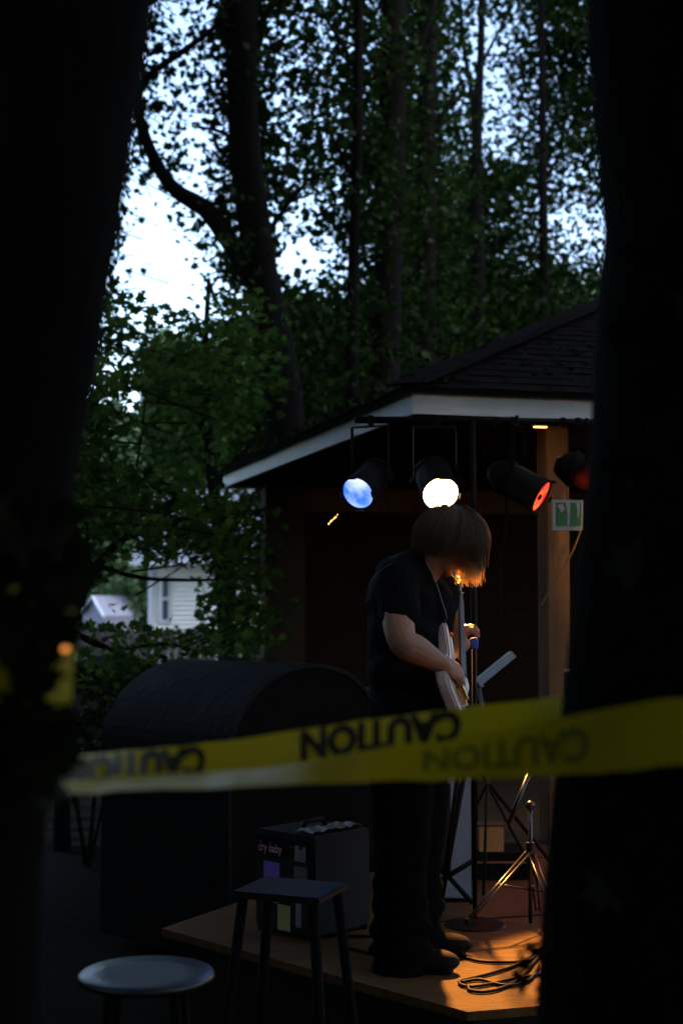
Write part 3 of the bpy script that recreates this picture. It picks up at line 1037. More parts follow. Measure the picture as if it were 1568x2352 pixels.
# rotate curl axis so that fingers bend away from nrm
sg = -1 if (Matrix.Rotation(.5, 3, kd_s) @ pdir).dot(nrm_s) > 0 else 1
cs_ = [[sg * .55, sg * .7, sg * .5], [sg * .6, sg * .75, sg * .5], [sg * .65, sg * .8, sg * .55], [sg * .7, sg * .8, sg * .55]]
up_k = kd_s if kd_s.z > 0 else -kd_s
th = [wr_r + pdir * .025 + up_k * .03, wr_r + pdir * .055 + up_k * .048 - nrm_s * .012, wr_r + pdir * .085 + up_k * .044 - nrm_s * .03, wr_r + pdir * .106 + up_k * .034 - nrm_s * .04]
hand(body, wr_r, pdir, up_k, nrm_s, [[a * (1 if up_k.dot(kd_s) > 0 else -1) for a in r] for r in cs_], th)
# fretting hand round the neck
grip = G(.36, 0, -.01)
pd_l = (grip + gn * .03 - gw * .03 - wr_l).normalized()
wr_l2 = grip - gw * .075 + gn * .012
pd_l = (gn * .62 + gw * .5 + gu * .25).normalized()
kd_l = (gu - pd_l * gu.dot(pd_l)).normalized()
nn_l = kd_l.cross(pd_l).normalized()
sg = 1 if (Matrix.Rotation(.5, 3, kd_l) @ pd_l).dot(gw) > 0 else -1
hand(body, wr_l2 - pd_l * .04, pd_l, kd_l, nn_l, [[sg * .75, sg * 1.0, sg * .7], [sg * .8, sg * 1.05, sg * .75], [sg * .7, sg * 1.0, sg * .7], [sg * .6, sg * .9, sg * .6]],
     [wr_l2 - pd_l * .01, wr_l2 - gn * .03 + gw * .03 + gu * .02, wr_l2 - gn * .035 + gw * .07 + gu * .035, wr_l2 - gn * .028 + gw * .1 + gu * .04])
limb(body, [wr_l, wr_l2 - pd_l * .04], (.03, .029))
put('body', remeshed(body, .0045, 3), M_skin, person, smooth=True)

# t-shirt
sh = MB()
for p, r in zip([P(943, 1700, 5.31), P(938, 1620, 5.31), P(932, 1540, 5.31), P(928, 1450, 5.31), P(924, 1380, 5.31), P(928, 1330, 5.31)], (.165, .16, .157, .152, .146, .125)):
    sh.ball(p, (r * .92, r * 1.3, .1), (FWD, SIDEV, EZ), 20, 12)
rows = [P(943, 1730, 5.31), P(938, 1600, 5.31), P(928, 1450, 5.31), P(926, 1350, 5.31)]
sh.tube(rows, (.15, .147, .143, .12), 20)
sh.ball(P(905, 1385, 5.3), (.09, .15, .14), (FWD, SIDEV, EZ), 20, 12)      # rounded upper back
sh.ball(P(985, 1400, 5.36), (.1, .13, .13), (FWD, SIDEV, EZ), 20, 12)       # chest
sh.ball(P(1010, 1370, 5.47), (.075, .085, .1), (FWD, SIDEV, EZ), 20, 12)
limb(sh, [P(930, 1330, 5.31), P(958, 1300, 5.31)], (.1, .072))
limb(sh, [P(925, 1335, 5.22), sh_r, sh_r.lerp(el_r, .6)], (.085, .083, .076), sub=12)
limb(sh, [P(970, 1335, 5.42), sh_l, sh_l.lerp(el_l, .55)], (.08, .078, .066), sub=12)
for (px, py, d, r) in ((975, 1470, 5.34, .085), (968, 1540, 5.33, .09)):
    sh.ball(P(px, py, d), (r, .14, .11), (FWD, SIDEV, EZ), 18, 10)


def wrinkle(amp, fx, fz):
    def f(v):
        return amp * (noise.noise(Vector((v.x * fx, v.y * fx, v.z * fz))) + .5 * noise.noise(Vector((v.x * fx * 2.3, v.y * fx * 2.3, v.z * fz * 2 + 7))))
    return f


shirt = put('t_shirt', remeshed(sh, .008, 5, lambda v: wrinkle(.008, 9, 13)(v) + .006 * math.sin((v.z * .7 + v.x * .5) * 48 + 7 * noise.noise(v * 4)) * max(0, noise.noise(v * 3 + Vector((3, 1, 2))) + .35)), M_shirt, person, smooth=True)
# trousers
tr = MB()
tr.ball(P(945, 1690, 5.31), (.155, .2, .13), (FWD, SIDEV, EZ), 20, 12)
for h, k, a in ((pel_r, kn_r, an_r), (pel_l, kn_l, an_l)):
    limb(tr, [h, h.lerp(k, .5), k, k.lerp(a, .6), a - EZ * .04], (.125, .12, .1, .1, .112), sub=16, n=18)
put('trousers', remeshed(tr, .01, 4, lambda v: wrinkle(.013, 7, 11)(v) + .012 * max(0, 1 - (v.z - FLOOR) / .45) * math.sin(v.z * 70 + 5 * noise.noise(v * 6))), M_jean, person, smooth=True)
# shoes
for a in (an_r, an_l):
    mb = MB()
    fw = (FWD + SIDEV * .1).normalized()
    sdv = EZ.cross(fw)
    mb.ball(a + fw * .03 - EZ * .04, (.105, .055, .055), (fw, sdv, EZ))
    mb.ball(a + fw * .12 - EZ * .05, (.095, .053, .042), (fw, sdv, EZ))
    mb.box(a + fw * .06 - EZ * .08, (.25, .085, .02), (fw, sdv, EZ))
    put('shoe', remeshed(mb, .006, 3), M_shoe, person, smooth=True)

# hair: cap plus strands
CR = Vector((.25, -.05, .97)).normalized()              # crown (the whorl)
hx = FD - CR * FD.dot(CR)
hx.normalize()                                           # forward on the tangent plane
hy = CR.cross(hx)
HC = P(1034, 1240, 5.285)
hair = MB()
RH = .110
strands = 5200
for i in range(strands):
    az = random.uniform(-math.pi, math.pi)
    f = (1 + math.cos(az)) / 2                          # 1 at the front
    th0 = random.uniform(.02, 1.1) ** 1.0
    th1 = 1.75 - .1 * f + random.uniform(-.12, .12)
    if f < .35:
        th1 = 1.95 + random.uniform(-.1, .1)
    hang = (.012 + .05 * f ** 6 + .012 * random.random()) * random.uniform(.6, 1.15)
    r0 = RH * random.uniform(.95, 1.1) + (random.uniform(0, .018) if random.random() < .06 else 0)
    pts = []
    wav = random.uniform(-.16, .16)
    for k in range(6):
        t_ = th0 + (th1 - th0) * k / 5
        a2 = az + wav * k / 5
        rad = r0 * (1 + .05 * math.sin(t_)) + .012 * max(0, math.sin(t_))
        dirv = CR * math.cos(t_) + (hx * math.cos(a2) + hy * math.sin(a2)) * math.sin(t_)
        q = HC + dirv * rad
        pts.append(q)
    last = pts[-1]
    tan = (pts[-1] - pts[-2]).normalized()
    for k in range(1, 4):
        last = last + (tan * (1 - k / 3) + Vector((random.uniform(-.15, .15) - .12 * f, random.uniform(-.12, .12), -1)) * (k / 3 + .3)).normalized() * hang / 3
        pts.append(last)
    w = random.uniform(.0006, .0013)
    hair.tube(pts, [w] * 6 + [w * .9, w * .7, w * .3], 3, caps=False)
# side locks hanging beside the face, thinner at the tips, golden rim light coloured in
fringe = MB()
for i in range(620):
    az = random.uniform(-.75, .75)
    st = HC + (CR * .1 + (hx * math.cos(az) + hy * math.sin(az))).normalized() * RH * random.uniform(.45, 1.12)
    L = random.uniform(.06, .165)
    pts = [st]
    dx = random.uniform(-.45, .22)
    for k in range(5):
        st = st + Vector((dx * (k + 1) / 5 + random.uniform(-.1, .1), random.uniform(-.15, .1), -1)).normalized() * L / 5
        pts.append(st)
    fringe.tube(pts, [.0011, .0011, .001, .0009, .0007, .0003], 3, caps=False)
# small tuft at the nape
for i in range(60):
    st = P(957 + random.uniform(-3, 4), 1238 + random.uniform(-9, 9), 5.27 + random.uniform(-.02, .02))
    hair.tube([st, st + Vector((-.012, 0, random.uniform(-.004, .006))), st + Vector((-.022, 0, random.uniform(-.012, .008)))], [.0012, .001, .0004], 3, caps=False)
# hair with some light passing through
hm = M_hair.node_tree
trn = hm.nodes.new('ShaderNodeBsdfTranslucent')
trn.inputs[0].default_value = (.4, .29, .18, 1)
gi = hm.nodes.new('ShaderNodeNewGeometry')
hr_ = hm.nodes.new('ShaderNodeValToRGB')
hr_.color_ramp.elements[0].color = (.04, .027, .018, 1)
hr_.color_ramp.elements[1].color = (.22, .145, .085, 1)
hm.links.new(gi.outputs['Random Per Island'], hr_.inputs[0])
hm.links.new(hr_.outputs[0], hm.nodes['Principled BSDF'].inputs['Base Color'])
mxs = hm.nodes.new('ShaderNodeMixShader')
mxs.inputs[0].default_value = .32
outn = [q for q in hm.nodes if q.type == 'OUTPUT_MATERIAL'][0]
hm.links.new(hm.nodes['Principled BSDF'].outputs[0], mxs.inputs[1])
hm.links.new(trn.outputs[0], mxs.inputs[2])
hm.links.new(mxs.outputs[0], outn.inputs[0])
hair_o = hair.build('hair', M_hair, person, smooth=True)
M_fr = M_hair.copy()  # paler golden hair copy: the lamp's rim light put into the colour
M_fr.name = 'rim_light_fringe'
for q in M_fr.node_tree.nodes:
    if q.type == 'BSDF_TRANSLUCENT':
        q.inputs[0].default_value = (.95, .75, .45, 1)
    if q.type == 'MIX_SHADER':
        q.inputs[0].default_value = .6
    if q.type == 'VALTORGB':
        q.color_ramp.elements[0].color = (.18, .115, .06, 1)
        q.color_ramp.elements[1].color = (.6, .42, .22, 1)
fringe.build('fringe', M_fr, hair_o, smooth=True, label='fringe hanging over the face, golden rim light put into its colour')
cap = MB()
cap.ball(HC + CR * .004, (RH * 1.0, RH * .93, RH * .98), (hx, hy, CR), 26, 16)
for v in cap.v:
    d = (v - HC)
    # cut the cap open below: squeeze the underside up inside the skull
    if d.dot(CR) < -.02:
        v -= d * .35
cap.build('hair_cap', M_hair, hair_o, smooth=True)

# guitar ---------------------------------------------------------------------------------
t_g = thing('electric_guitar', 'white electric guitar held steeply by the guitarist', 'guitar', B)
M_gw = mat('white_lacquer', (.5, .42, .4), .3, .04, 4)
M_maple = mat('maple_neck', (.5, .32, .17), .4, .15, 12)
M_rose = mat('rosewood', (.05, .028, .018), .5, .3, 20)
outl = spline([(-.2, .0), (-.19, .1), (-.12, .155), (-.04, .125), (.02, .1), (.09, .12), (.17, .145), (.19, .12), (.13, .075), (.09, .03), (.085, -.03), (.12, -.075), (.145, -.11), (.11, -.135), (.05, -.12), (-.01, -.105), (-.07, -.125), (-.15, -.15), (-.195, -.09), (-.2, 0)], 70)[:-1]
no = len(outl)
vs = [G(u, w, .02) for u, w in outl] + [G(u, w, -.022) for u, w in outl]
mb = MB().add(vs, [tuple(range(no)), tuple(range(2 * no - 1, no - 1, -1))] + [(i, no + i, no + (i + 1) % no, (i + 1) % no) for i in range(no)])
me = mesh(mb.v, mb.f)
bm = bmesh.new()
bm.from_mesh(me)
bmesh.ops.recalc_face_normals(bm, faces=bm.faces[:])
ed = [e_ for e_ in bm.edges if any(len(f_.verts) > 8 for f_ in e_.link_faces)]
bmesh.ops.bevel(bm, geom=ed, offset=.008, segments=3, affect='EDGES')
bm.to_mesh(me)
bm.free()
put('guitar_body', me, M_gw, t_g, smooth=False)
pg = [(u * .78 - .005, w * .72 - .012) for u, w in outl if u > -.17]
MB().add([G(u, w, .0225) for u, w in pg] + [G(u, w, .0205) for u, w in pg], [tuple(range(len(pg)))] + [(i, len(pg) + i, len(pg) + (i + 1) % len(pg), (i + 1) % len(pg)) for i in range(len(pg))]).build('pickguard', M_gw, t_g)
nk = [G(u, s * (.0275 - .0065 * (u - .08) / .43), n_) for u in (.06, .54) for s, n_ in ((-1, .034), (1, .034), (.8, .012), (-.8, .012))]
MB().add(nk, [(0, 1, 2, 3), (7, 6, 5, 4)] + [(i, 4 + i, 4 + (i + 1) % 4, (i + 1) % 4) for i in range(4)]).build('neck', M_maple, t_g)
fb = [G(u, s * (.0285 - .0065 * (u - .08) / .43), n_) for u in (.04, .54) for s, n_ in ((-1, .041), (1, .041), (1, .0345), (-1, .0345))]
MB().add(fb, [(0, 1, 2, 3), (7, 6, 5, 4)] + [(i, 4 + i, 4 + (i + 1) % 4, (i + 1) % 4) for i in range(4)]).build('fretboard', M_rose, t_g)
mb = MB()
for k in range(1, 20):
    u = .54 - .63 * (1 - 2 ** (-k / 12))
    mb.box(G(u, 0, .0415), (.0022, .05, .002), (gu, gw, gn))
M_string = mat('string_steel', (.3, .3, .32), .3, .05, 10, metal=1)
mb.build('frets', M_string, t_g)
hs = [(.54, .022), (.56, .034), (.62, .042), (.69, .044), (.715, .03), (.7, .0), (.66, -.02), (.58, -.026), (.54, -.022)]
MB().add([G(u, w, .03) for u, w in hs] + [G(u, w, .016) for u, w in hs], [tuple(range(len(hs))), tuple(range(2 * len(hs) - 1, len(hs) - 1, -1))] + [(i, len(hs) + i, len(hs) + (i + 1) % len(hs), (i + 1) % len(hs)) for i in range(len(hs))]).build('headstock', M_rose, t_g)
for k in range(6):
    u = .565 + .024 * k
    sgn = 1 if k % 2 == 0 else -1
    w = .046 if sgn > 0 else -.03
    mb = MB().lathe(G(u, (.02 if sgn > 0 else -.012), .03), gn, [(0, .001), (0, .006), (.016, .005), (.018, .001)], 10)
    mb.tube([G(u, (.02 if sgn > 0 else -.012), .02), G(u, w + sgn * .012, .02)], .003, 6)
    mb.ball(G(u, w + sgn * .018, .02), (.008, .007, .005), (gu, gw, gn), 8, 6)
    mb.build('tuner', M_brass, t_g, smooth=True)
for i in range(6):
    w = -.021 + .0084 * i
    MB().tube([G(-.11, w * 1.2, .044), G(.54, w * .8, .0455), G(.57 + .02 * i, w * .6, .042)], .0006 if i < 3 else .0009, 5, caps=False).build('string', M_string, t_g, smooth=True)
MB().box(G(-.115, 0, .03), (.03, .075, .016), (gu, gw, gn)).build('bridge', M_brass, t_g, bevel=.002)
for i in range(6):
    MB().box(G(-.105, -.025 + .01 * i, .042), (.018, .007, .008), (gu, gw, gn)).build('saddle', M_brass, t_g)
for u in (-.06, .0, .05):
    MB().box(G(u, 0, .028), (.018, .085, .012), (gu, gw, gn)).build('pickup', M_black, t_g, bevel=.002)
for k, (u, w) in enumerate(((-.1, -.075), (-.14, -.095), (-.06, -.065))):
    MB().lathe(G(u, w, .023), gn, [(0, .001), (0, .013), (.015, .01), (.015, .001)], 14).build('knob', M_black, t_g)
# strap: over the near shoulder and across the chest
M_strap = mat('strap_webbing', (.16, .17, .18), .8, .2, 60)
def strap(pts, w, sdir, nm='strap'):
    q = spline(pts, 30)
    vs = []
    for p in q:
        p = Vector(p)
        vs += [p - sdir * w / 2, p + sdir * w / 2]
    v2 = [v + Vector((0, .004, 0)) for v in vs]
    m_ = len(vs)
    fs = [(2 * i, 2 * i + 1, 2 * i + 3, 2 * i + 2) for i in range(len(q) - 1)]
    MB().add(vs + v2, fs + [tuple(m_ + k for k in reversed(f)) for f in fs] + [(2 * i, 2 * i + 2, m_ + 2 * i + 2, m_ + 2 * i) for i in range(len(q) - 1)]).build(nm, M_strap, t_g, smooth=True)
strap([P(985, 1300, 5.14), P(1000, 1335, 5.12), P(1013, 1375, 5.12), P(1025, 1420, 5.13), G(.185, .125, -.01)], .012, Vector((.35, .93, 0)))
strap([P(905, 1293, 5.13), P(886, 1302, 5.08), P(868, 1314, 5.06), P(854, 1332, 5.08), P(846, 1380, 5.16)], .03, Vector((.6, -.6, .5)).normalized())

# ---------------------------------------------------------------- background trees
def trunk_px(rows, d, sd, n=18, amp=.07):
    pts = [P(px, py, d + (dd[0] if dd else 0)) for px, py, w, *dd in rows]
    rad = [w * d / F / 2 for _, _, w, *dd in rows]
    return bark_tube(pts, rad, n, amp, 36, sd)


def to_ground(rows, d):
    px, py, w = rows[-1][:3]
    x = PX(px, d)
    g = P(px, py, d)
    zg = ground_z(g.x, d) - .15
    # add a last point on the ground
    k = (CAMZ - zg) * F / d + 1368
    if k > py + 60:
        rows = rows + [(px + 4, k, w * 1.25)]
    return rows


TREES = [
    # name label, d, trunk rows (px, py, width), extra limbs
    ('large dark forked tree leaning behind the left end of the roof', 14.2,
     [(545, -900, 40), (552, -300, 66), (553, 0, 78), (560, 300, 72), (596, 600, 76), (634, 800, 88), (656, 1000, 96), (662, 1250, 112)],
     [[(592, 660, 54), (560, 610, 50), (526, 555, 44), (474, 482, 42), (398, 432, 34), (348, 352, 30), (318, 262, 26), (314, 215, 20), (345, 170, 16), (420, 118, 15), (500, 55, 12), (560, -30, 9), (620, -160, 6)],
      [(320, 270, 22), (310, 180, 18), (312, 60, 14), (300, -120, 8)],
      [(548, 740, 8), (520, 750, 7), (510, 715, 6), (490, 670, 5), (478, 630, 4)],
      [(560, 120, 20), (620, 20, 14), (700, -120, 8)], [(556, 330, 12), (500, 300, 9), (440, 290, 5)], [(600, 560, 14), (660, 470, 10), (720, 400, 6)]]),
    ('thin dark straight tree right of the large forked tree', 15.5,
     [(828, -700, 14), (825, -100, 20), (821, 300, 24), (812, 600, 27), (808, 870, 32), (806, 1200, 36)],
     [[(818, 420, 10), (770, 330, 8), (730, 240, 5)], [(815, 560, 9), (860, 470, 7), (900, 400, 4)], [(822, 160, 10), (760, 60, 8), (700, -60, 5)]]),
    ('thick dark tree in the middle above the roof corner', 16.5,
     [(915, -800, 36), (906, -100, 58), (901, 300, 62), (892, 600, 64), (882, 900, 70), (880, 1200, 78)],
     [[(903, 250, 20), (960, 120, 14), (1010, -40, 8)], [(900, 420, 16), (850, 330, 10), (800, 260, 6)]]),
    ('second thick dark tree right of the middle one', 18,
     [(990, -800, 28), (985, -100, 42), (981, 200, 44), (978, 450, 46), (976, 900, 52), (975, 1200, 58)],
     [[(981, 330, 18), (1020, 260, 13), (1060, 180, 7)], [(982, 100, 14), (940, 10, 9), (900, -90, 5)]]),
    ('tree with a narrow fork against the pale sky', 20,
     [(1098, -500, 12), (1104, -60, 15), (1104, 100, 17), (1098, 230, 22), (1094, 360, 28), (1098, 700, 32), (1100, 1100, 36)],
     [[(1095, 300, 16), (1078, 190, 12), (1062, 80, 10), (1050, -100, 6)], [(1100, 160, 10), (1140, 80, 7), (1190, -10, 4)]]),
    ('slender tree at the right edge of the clearing', 20.5,
     [(1238, -500, 10), (1243, 0, 14), (1246, 300, 18), (1248, 650, 24), (1250, 1100, 30)],
     [[(1246, 420, 9), (1300, 330, 7), (1350, 260, 4)], [(1247, 300, 8), (1200, 220, 6), (1160, 150, 4)]]),
    ('small leaning understory tree with level boughs at the left', 10.5,
     [(420, 1130, 9), (330, 1205, 14), (275, 1245, 18), (235, 1285, 22), (200, 1335, 26), (172, 1400, 28), (155, 1470, 30), (140, 1600, 34)],
     [[(225, 1300, 13), (300, 1322, 11), (350, 1330, 9), (400, 1332, 8), (480, 1332, 6), (560, 1325, 4)],
      [(160, 1450, 16), (230, 1480, 12), (320, 1520, 9), (420, 1560, 5)], [(205, 1325, 12), (200, 1200, 9), (215, 1080, 6), (225, 950, 4)],
      [(290, 1230, 9), (310, 1100, 7), (330, 960, 5), (335, 850, 3)], [(330, 1205, 8), (440, 1190, 6), (540, 1190, 4)], [(160, 1450, 12), (250, 1490, 9), (380, 1480, 6), (470, 1500, 4)]]),
    ('dark leafy maple whose low boughs hang left of the pavilion', 12.6,
     [(480, 640, 10), (470, 850, 18), (478, 1000, 26), (500, 1200, 32), (515, 1400, 36), (520, 1600, 40)],
     [[(478, 1000, 14), (400, 900, 10), (330, 830, 6)], [(490, 1120, 14), (560, 1040, 10), (600, 980, 5)], [(500, 1200, 12), (420, 1130, 9), (330, 1090, 5)], [(478, 900, 10), (540, 800, 7), (590, 720, 4)]]),
]

COLS = [187 + 75 * i for i in range(17)]
MAP = [
    #187..  1387
    (-37, "99644967798867899"),
    (37, "99632957788755899"),
    (112, "99643957788755899"),
    (187, "99654957788744789"),
    (262, "99641957699755789"),
    (337, "96644967799866789"),
    (412, "96535967799989768"),
    (487, "93366966799989646"),
    (562, "96345955799998724"),
    (637, "96434943699999867"),
    (712, "96543979999999999"),
    (787, "96777989999999999"),
    (862, "95889999999999999"),
    (937, "95368999999999999"),
    (1012, "96237999999999999"),
    (1087, "97338899999999999"),
    (1162, "88888899999999999"),
    (1237, "78889999900000000"),
    (1312, "61026999900000000"),
    (1387, "51026999900000000"),
    (1462, "66667998000000000"),
    (1530, "66434690000000000"),
]
COVER = [0, .04, .1, .18, .3, .5, .72, .9, .975, .993]
clumps = [[] for _ in TREES]
twigs = [MB() for _ in TREES]
tx = []
for lab, d, rows, limbs in TREES:
    tx.append((d, [(r[1], r[0]) for r in rows]))


def trunk_x(i, py):
    a = sorted(tx[i][1])
    return float(np.interp(py, [q[0] for q in a], [q[1] for q in a]))


def pick_tree(px, py):
    if py > 1180 or (px < 330 and py > 830):
        return 6 if (px < 330 or random.random() < .45) else 7
    if px < 620 and py > 690:
        return 7 if random.random() < .75 else 6
    best, bd = 0, 1e9
    for i in range(6):
        q = abs(trunk_x(i, py) - px) * (.55 if i == 0 else 1) * random.uniform(.7, 1.3)
        if q < bd:
            best, bd = i, q
    return best


def scatter(px0, py0, w, h, cover, size=.1):
    d_ref = 14.0
    a = (size * F / d_ref) ** 2 * (.25 if cover < .8 else .165)
    n_ = -math.log(1 - min(cover, .995)) * w * h / a
    per = 28
    nc = n_ / per
    nc = int(nc) + (random.random() < nc % 1)
    for _ in range(nc):
        px, py = px0 + random.uniform(-.5, .5) * w, py0 + random.uniform(-.5, .5) * h
        i = pick_tree(px, py)
        d = tx[i][0] + (random.gauss(0, 1.1) if i > 5 or random.random() < .08 else .25 + abs(random.gauss(0, 1.4)))
        if i == 7:
            d = max(11.3, min(d, 15))
            if px > 540:
                d = max(d, 14.75)
        if i == 6:
            d = max(9.0, min(d, 12.0))
        if i < 6:
            d = max(d, 13.6)
        if (px > 595 and py > 1005 and d < 14) or (px > 470 and 985 < py < 1140 and d < 13):
            continue
        c = np.array(P(px, py, d))
        # a twig: leaves spread flat and sideways
        k = int(per * d * d / 196 * random.uniform(.7, 1.3)) if i < 6 else int(per * 1.1)
        sg = np.array([.17, .17, .07 if i >= 6 else .11]) * (d / 14)
        if random.random() < (.8 if i < 6 else .3) and not (i >= 6 and 150 < px < 480 and 1270 < py < 1470):
            tw = Vector((trunk_x(i, py - 60) - px, 0, 0)) * (d / F)
            tw = (tw.normalized() * .5 + Vector((random.gauss(0, .4), random.gauss(0, .4), -.25 + random.gauss(0, .25)))).normalized()
            cc = Vector(c)
            L_ = random.uniform(.35, .8)
            twigs[i].tube([cc - tw * .25, cc + tw * L_ * .4 + Vector((0, 0, random.uniform(-.03, .05))), cc + tw * L_], [.0025, .005, .008], 4, caps=False)
        q_ = c + rng.normal(size=(max(3, k), 3)) * sg
        if i >= 6:
            # the natural window in the boughs through which the house shows
            ux = q_[:, 0] / q_[:, 1] * F + 784
            uy = 1368 - (q_[:, 2] - CAMZ) / q_[:, 1] * F
            win = ((ux > 338) & (ux < 452) & (uy > 1308) & (uy < 1440)) | ((ux > 182) & (ux < 340) & (uy > 1335) & (uy < 1432))
            q_ = q_[~(win & (rng.uniform(0, 1, len(q_)) < .9))]
        clumps[i].append(q_)


for py, row in MAP:
    for cx, ch in zip(COLS, row):
        if cx > 1290 and py > 720:
            continue
        scatter(cx, py, 75, 75 if py < 1500 else 60, COVER[int(ch)])
# crowns go on above and beside what the frame shows
for py in range(-300, -75, 75):
    for cx in range(-300, 1950, 150):
        scatter(cx, py, 150, 75, .9, .1)
for py in range(-75, 1000, 150):
    for cx in (-450, -300, -150, 0, 1500, 1650, 1800, 1950):
        scatter(cx, py, 150, 150, .6, .1)

high = [[] for _ in TREES]
for py in range(-2900, -300, 300):
    for cx in range(-1300, 2900, 300):
        for _ in range(150):
            x_, y_ = cx + random.uniform(-150, 150), py + random.uniform(-150, 150)
            i = min(range(6), key=lambda q: abs(trunk_x(q, 0) - x_) + random.uniform(0, 500))
            high[i].append(P(x_, y_, tx[i][0] + random.gauss(0, 1.6)))
for i, (lab, d, rows, limbs) in enumerate(TREES):
    rows = to_ground(rows, d)
    g = P(rows[-1][0], rows[-1][1], d)
    t = thing('tree', lab, 'tree', g, 'trees around the pavilion')
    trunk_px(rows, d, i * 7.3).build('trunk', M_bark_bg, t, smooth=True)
    for j, L in enumerate(limbs):
        trunk_px(L, d + .0, i * 3 + j, 9, .08).build('limb', M_bark_bg, t, smooth=True)
    cen = np.vstack(clumps[i])
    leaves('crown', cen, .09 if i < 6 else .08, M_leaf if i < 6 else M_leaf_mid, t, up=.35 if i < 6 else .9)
    if twigs[i].v:
        twigs[i].build('twigs', M_bark_bg, t, kind='stuff')
    if high[i]:
        leaves('upper_crown', [tuple(q) for q in high[i]], .3, M_leaf, t, up=.4, tmpl=LEAFS)

# hanging vines / twigs seen against the sky
for k, pp in enumerate([[(352, 500), (370, 545), (392, 580), (410, 640)], [(560, 755), (545, 720), (520, 700)]]):
    pass

# trees farther back
FAR = [
    ('dark ivy-covered tree behind the pavilion roof', 22, 1010, 330, 150, 900, 5200, M_leaf_dark, .16),
    ('bushy dark green tree behind the thin straight tree', 24, 800, 690, 150, 700, 2600, M_leaf, .17),
    ('yellow-green lit tree beside the large trunk', 27, 690, 665, 70, 420, 1500, M_leaf_mid, .17),
    ('green tree between the roof ridge and the pale sky', 25, 1170, 560, 110, 600, 2400, M_leaf_mid, .16),
    ('low dark tree at the right below the bright gap', 27, 1320, 610, 110, 600, 2400, M_leaf, .17),
    ('rounded dark tree seen under the sky gap on the left', 38, 440, 748, 160, 460, 5200, M_leaf, .2),
    ('leafy tree above the white house', 41, 560, 860, 130, 440, 3000, M_leaf, .22),
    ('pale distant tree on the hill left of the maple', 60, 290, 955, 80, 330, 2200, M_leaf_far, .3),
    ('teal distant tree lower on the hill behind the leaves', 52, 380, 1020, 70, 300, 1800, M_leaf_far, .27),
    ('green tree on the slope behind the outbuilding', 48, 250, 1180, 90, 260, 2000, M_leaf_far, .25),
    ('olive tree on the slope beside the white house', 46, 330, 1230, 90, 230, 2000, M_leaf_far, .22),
]
for lab, d, px, ptop, hw, hh, N, m, s in FAR:
    top = P(px, ptop, d)
    rx = hw * d / F
    rz = hh * d / F / 2
    zg = ground_z(top.x, d)
    t = thing('tree', lab, 'tree', (top.x, d, zg), 'trees farther back')
    c = top - EZ * rz
    u = rng.normal(size=(N, 3))
    u /= np.linalg.norm(u, axis=1)[:, None]
    r_ = rng.uniform(.35, 1, N) ** .5
    lump = np.array([.78 + .5 * noise.noise(Vector(q * 2.2) + Vector((px, 0, d))) for q in u])
    cen = np.array(c) + u * (r_ * lump)[:, None] * np.array([rx, rx * .9, rz])
    leaves('crown', cen, s, m, t, up=.5, tmpl=LEAFS)
    w = max(.1, rx * .1)
    bark_tube([(top.x, d, zg - .2), (top.x + .1, d, zg + (c.z - zg) * .5), tuple(c), tuple(top - EZ * rz * .3)], [w * 1.3, w, w * .7, w * .3], 10, .06, 14).build('trunk', M_bark_bg, t, smooth=True)
# leafless ivy mass: fallen vines on the slope
# far wooded hill: one mass nobody could count
N = 26000
px = rng.uniform(-700, 2300, N)
d = rng.uniform(70, 130, N)
toplim = np.interp(px, [-700, 150, 230, 330, 360, 600, 640, 850, 1000, 1400, 2300], [900, 940, 965, 955, 800, 765, 705, 700, 660, 640, 800]) + 18 * np.sin(px / 23) + 12 * np.sin(px / 9.1)
py = toplim + (1400 - toplim) * rng.uniform(0, 1, N) ** 1.2
cen = np.array([P(a, b, c) for a, b, c in zip(px, py, d)])
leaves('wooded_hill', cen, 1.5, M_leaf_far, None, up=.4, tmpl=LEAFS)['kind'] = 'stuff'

# ---------------------------------------------------------------- white house and outbuilding
HD = 32.0
t = thing('house', 'white clapboard house seen through the leaves at left', 'house', (PX(450, HD), HD + 3, ground_z(PX(450, HD), HD)))
hx0, hx1 = PX(341, HD), PX(640, HD)
zb, zt = ground_z(PX(450, HD), HD) - .2, 2.55
MB().box(((hx0 + hx1) / 2 + .0, HD + 3.05, (zb + zt) / 2), (hx1 - hx0 - .06, 5.9, zt - zb)).build('wall', M_siding, t)
WX0, WX1 = PX(365, HD), PX(392, HD)
WZ0, WZ1 = P(380, 1425, HD).z, P(380, 1325, HD).z
k = 0
z = zb
while z < zt - .05:
    segs = [(hx0 + .12, hx1 - .05)]
    if z + .1 > WZ0 and z < WZ1:
        segs = [(hx0 + .12, WX0 - .02), (WX1 + .02, hx1 - .05)]
    for a, b in segs:
        v = [(a, HD + .08, z + .115), (b, HD + .08, z + .115), (b, HD + .02, z), (a, HD + .02, z), (a, HD + .09, z), (b, HD + .09, z)]
        MB().add(v, [(0, 3, 2, 1), (3, 4, 5, 2)]).build('siding_board', M_siding, t)
    z += .105
MB().box((hx0 + .055, HD + .05, (zb + zt) / 2), (.11, .1, zt - zb)).build('corner_board', M_white, t)
wf = MB()
wf.box(((WX0 + .04), HD + .03, (WZ0 + WZ1) / 2), (.08, .06, WZ1 - WZ0 + .1))
wf.box((WX1 - .02, HD + .03, (WZ0 + WZ1) / 2), (.04, .06, WZ1 - WZ0 + .1))
wf.box(((WX0 + WX1) / 2, HD + .03, WZ0 - .03), (WX1 - WX0 - .1, .07, .06))
wf.box(((WX0 + WX1) / 2, HD + .03, WZ1 + .03), (WX1 - WX0 - .1, .07, .06))
wf.box(((WX0 + WX1) / 2, HD + .04, (WZ0 + WZ1) / 2), (WX1 - WX0 - .1, .05, .05))
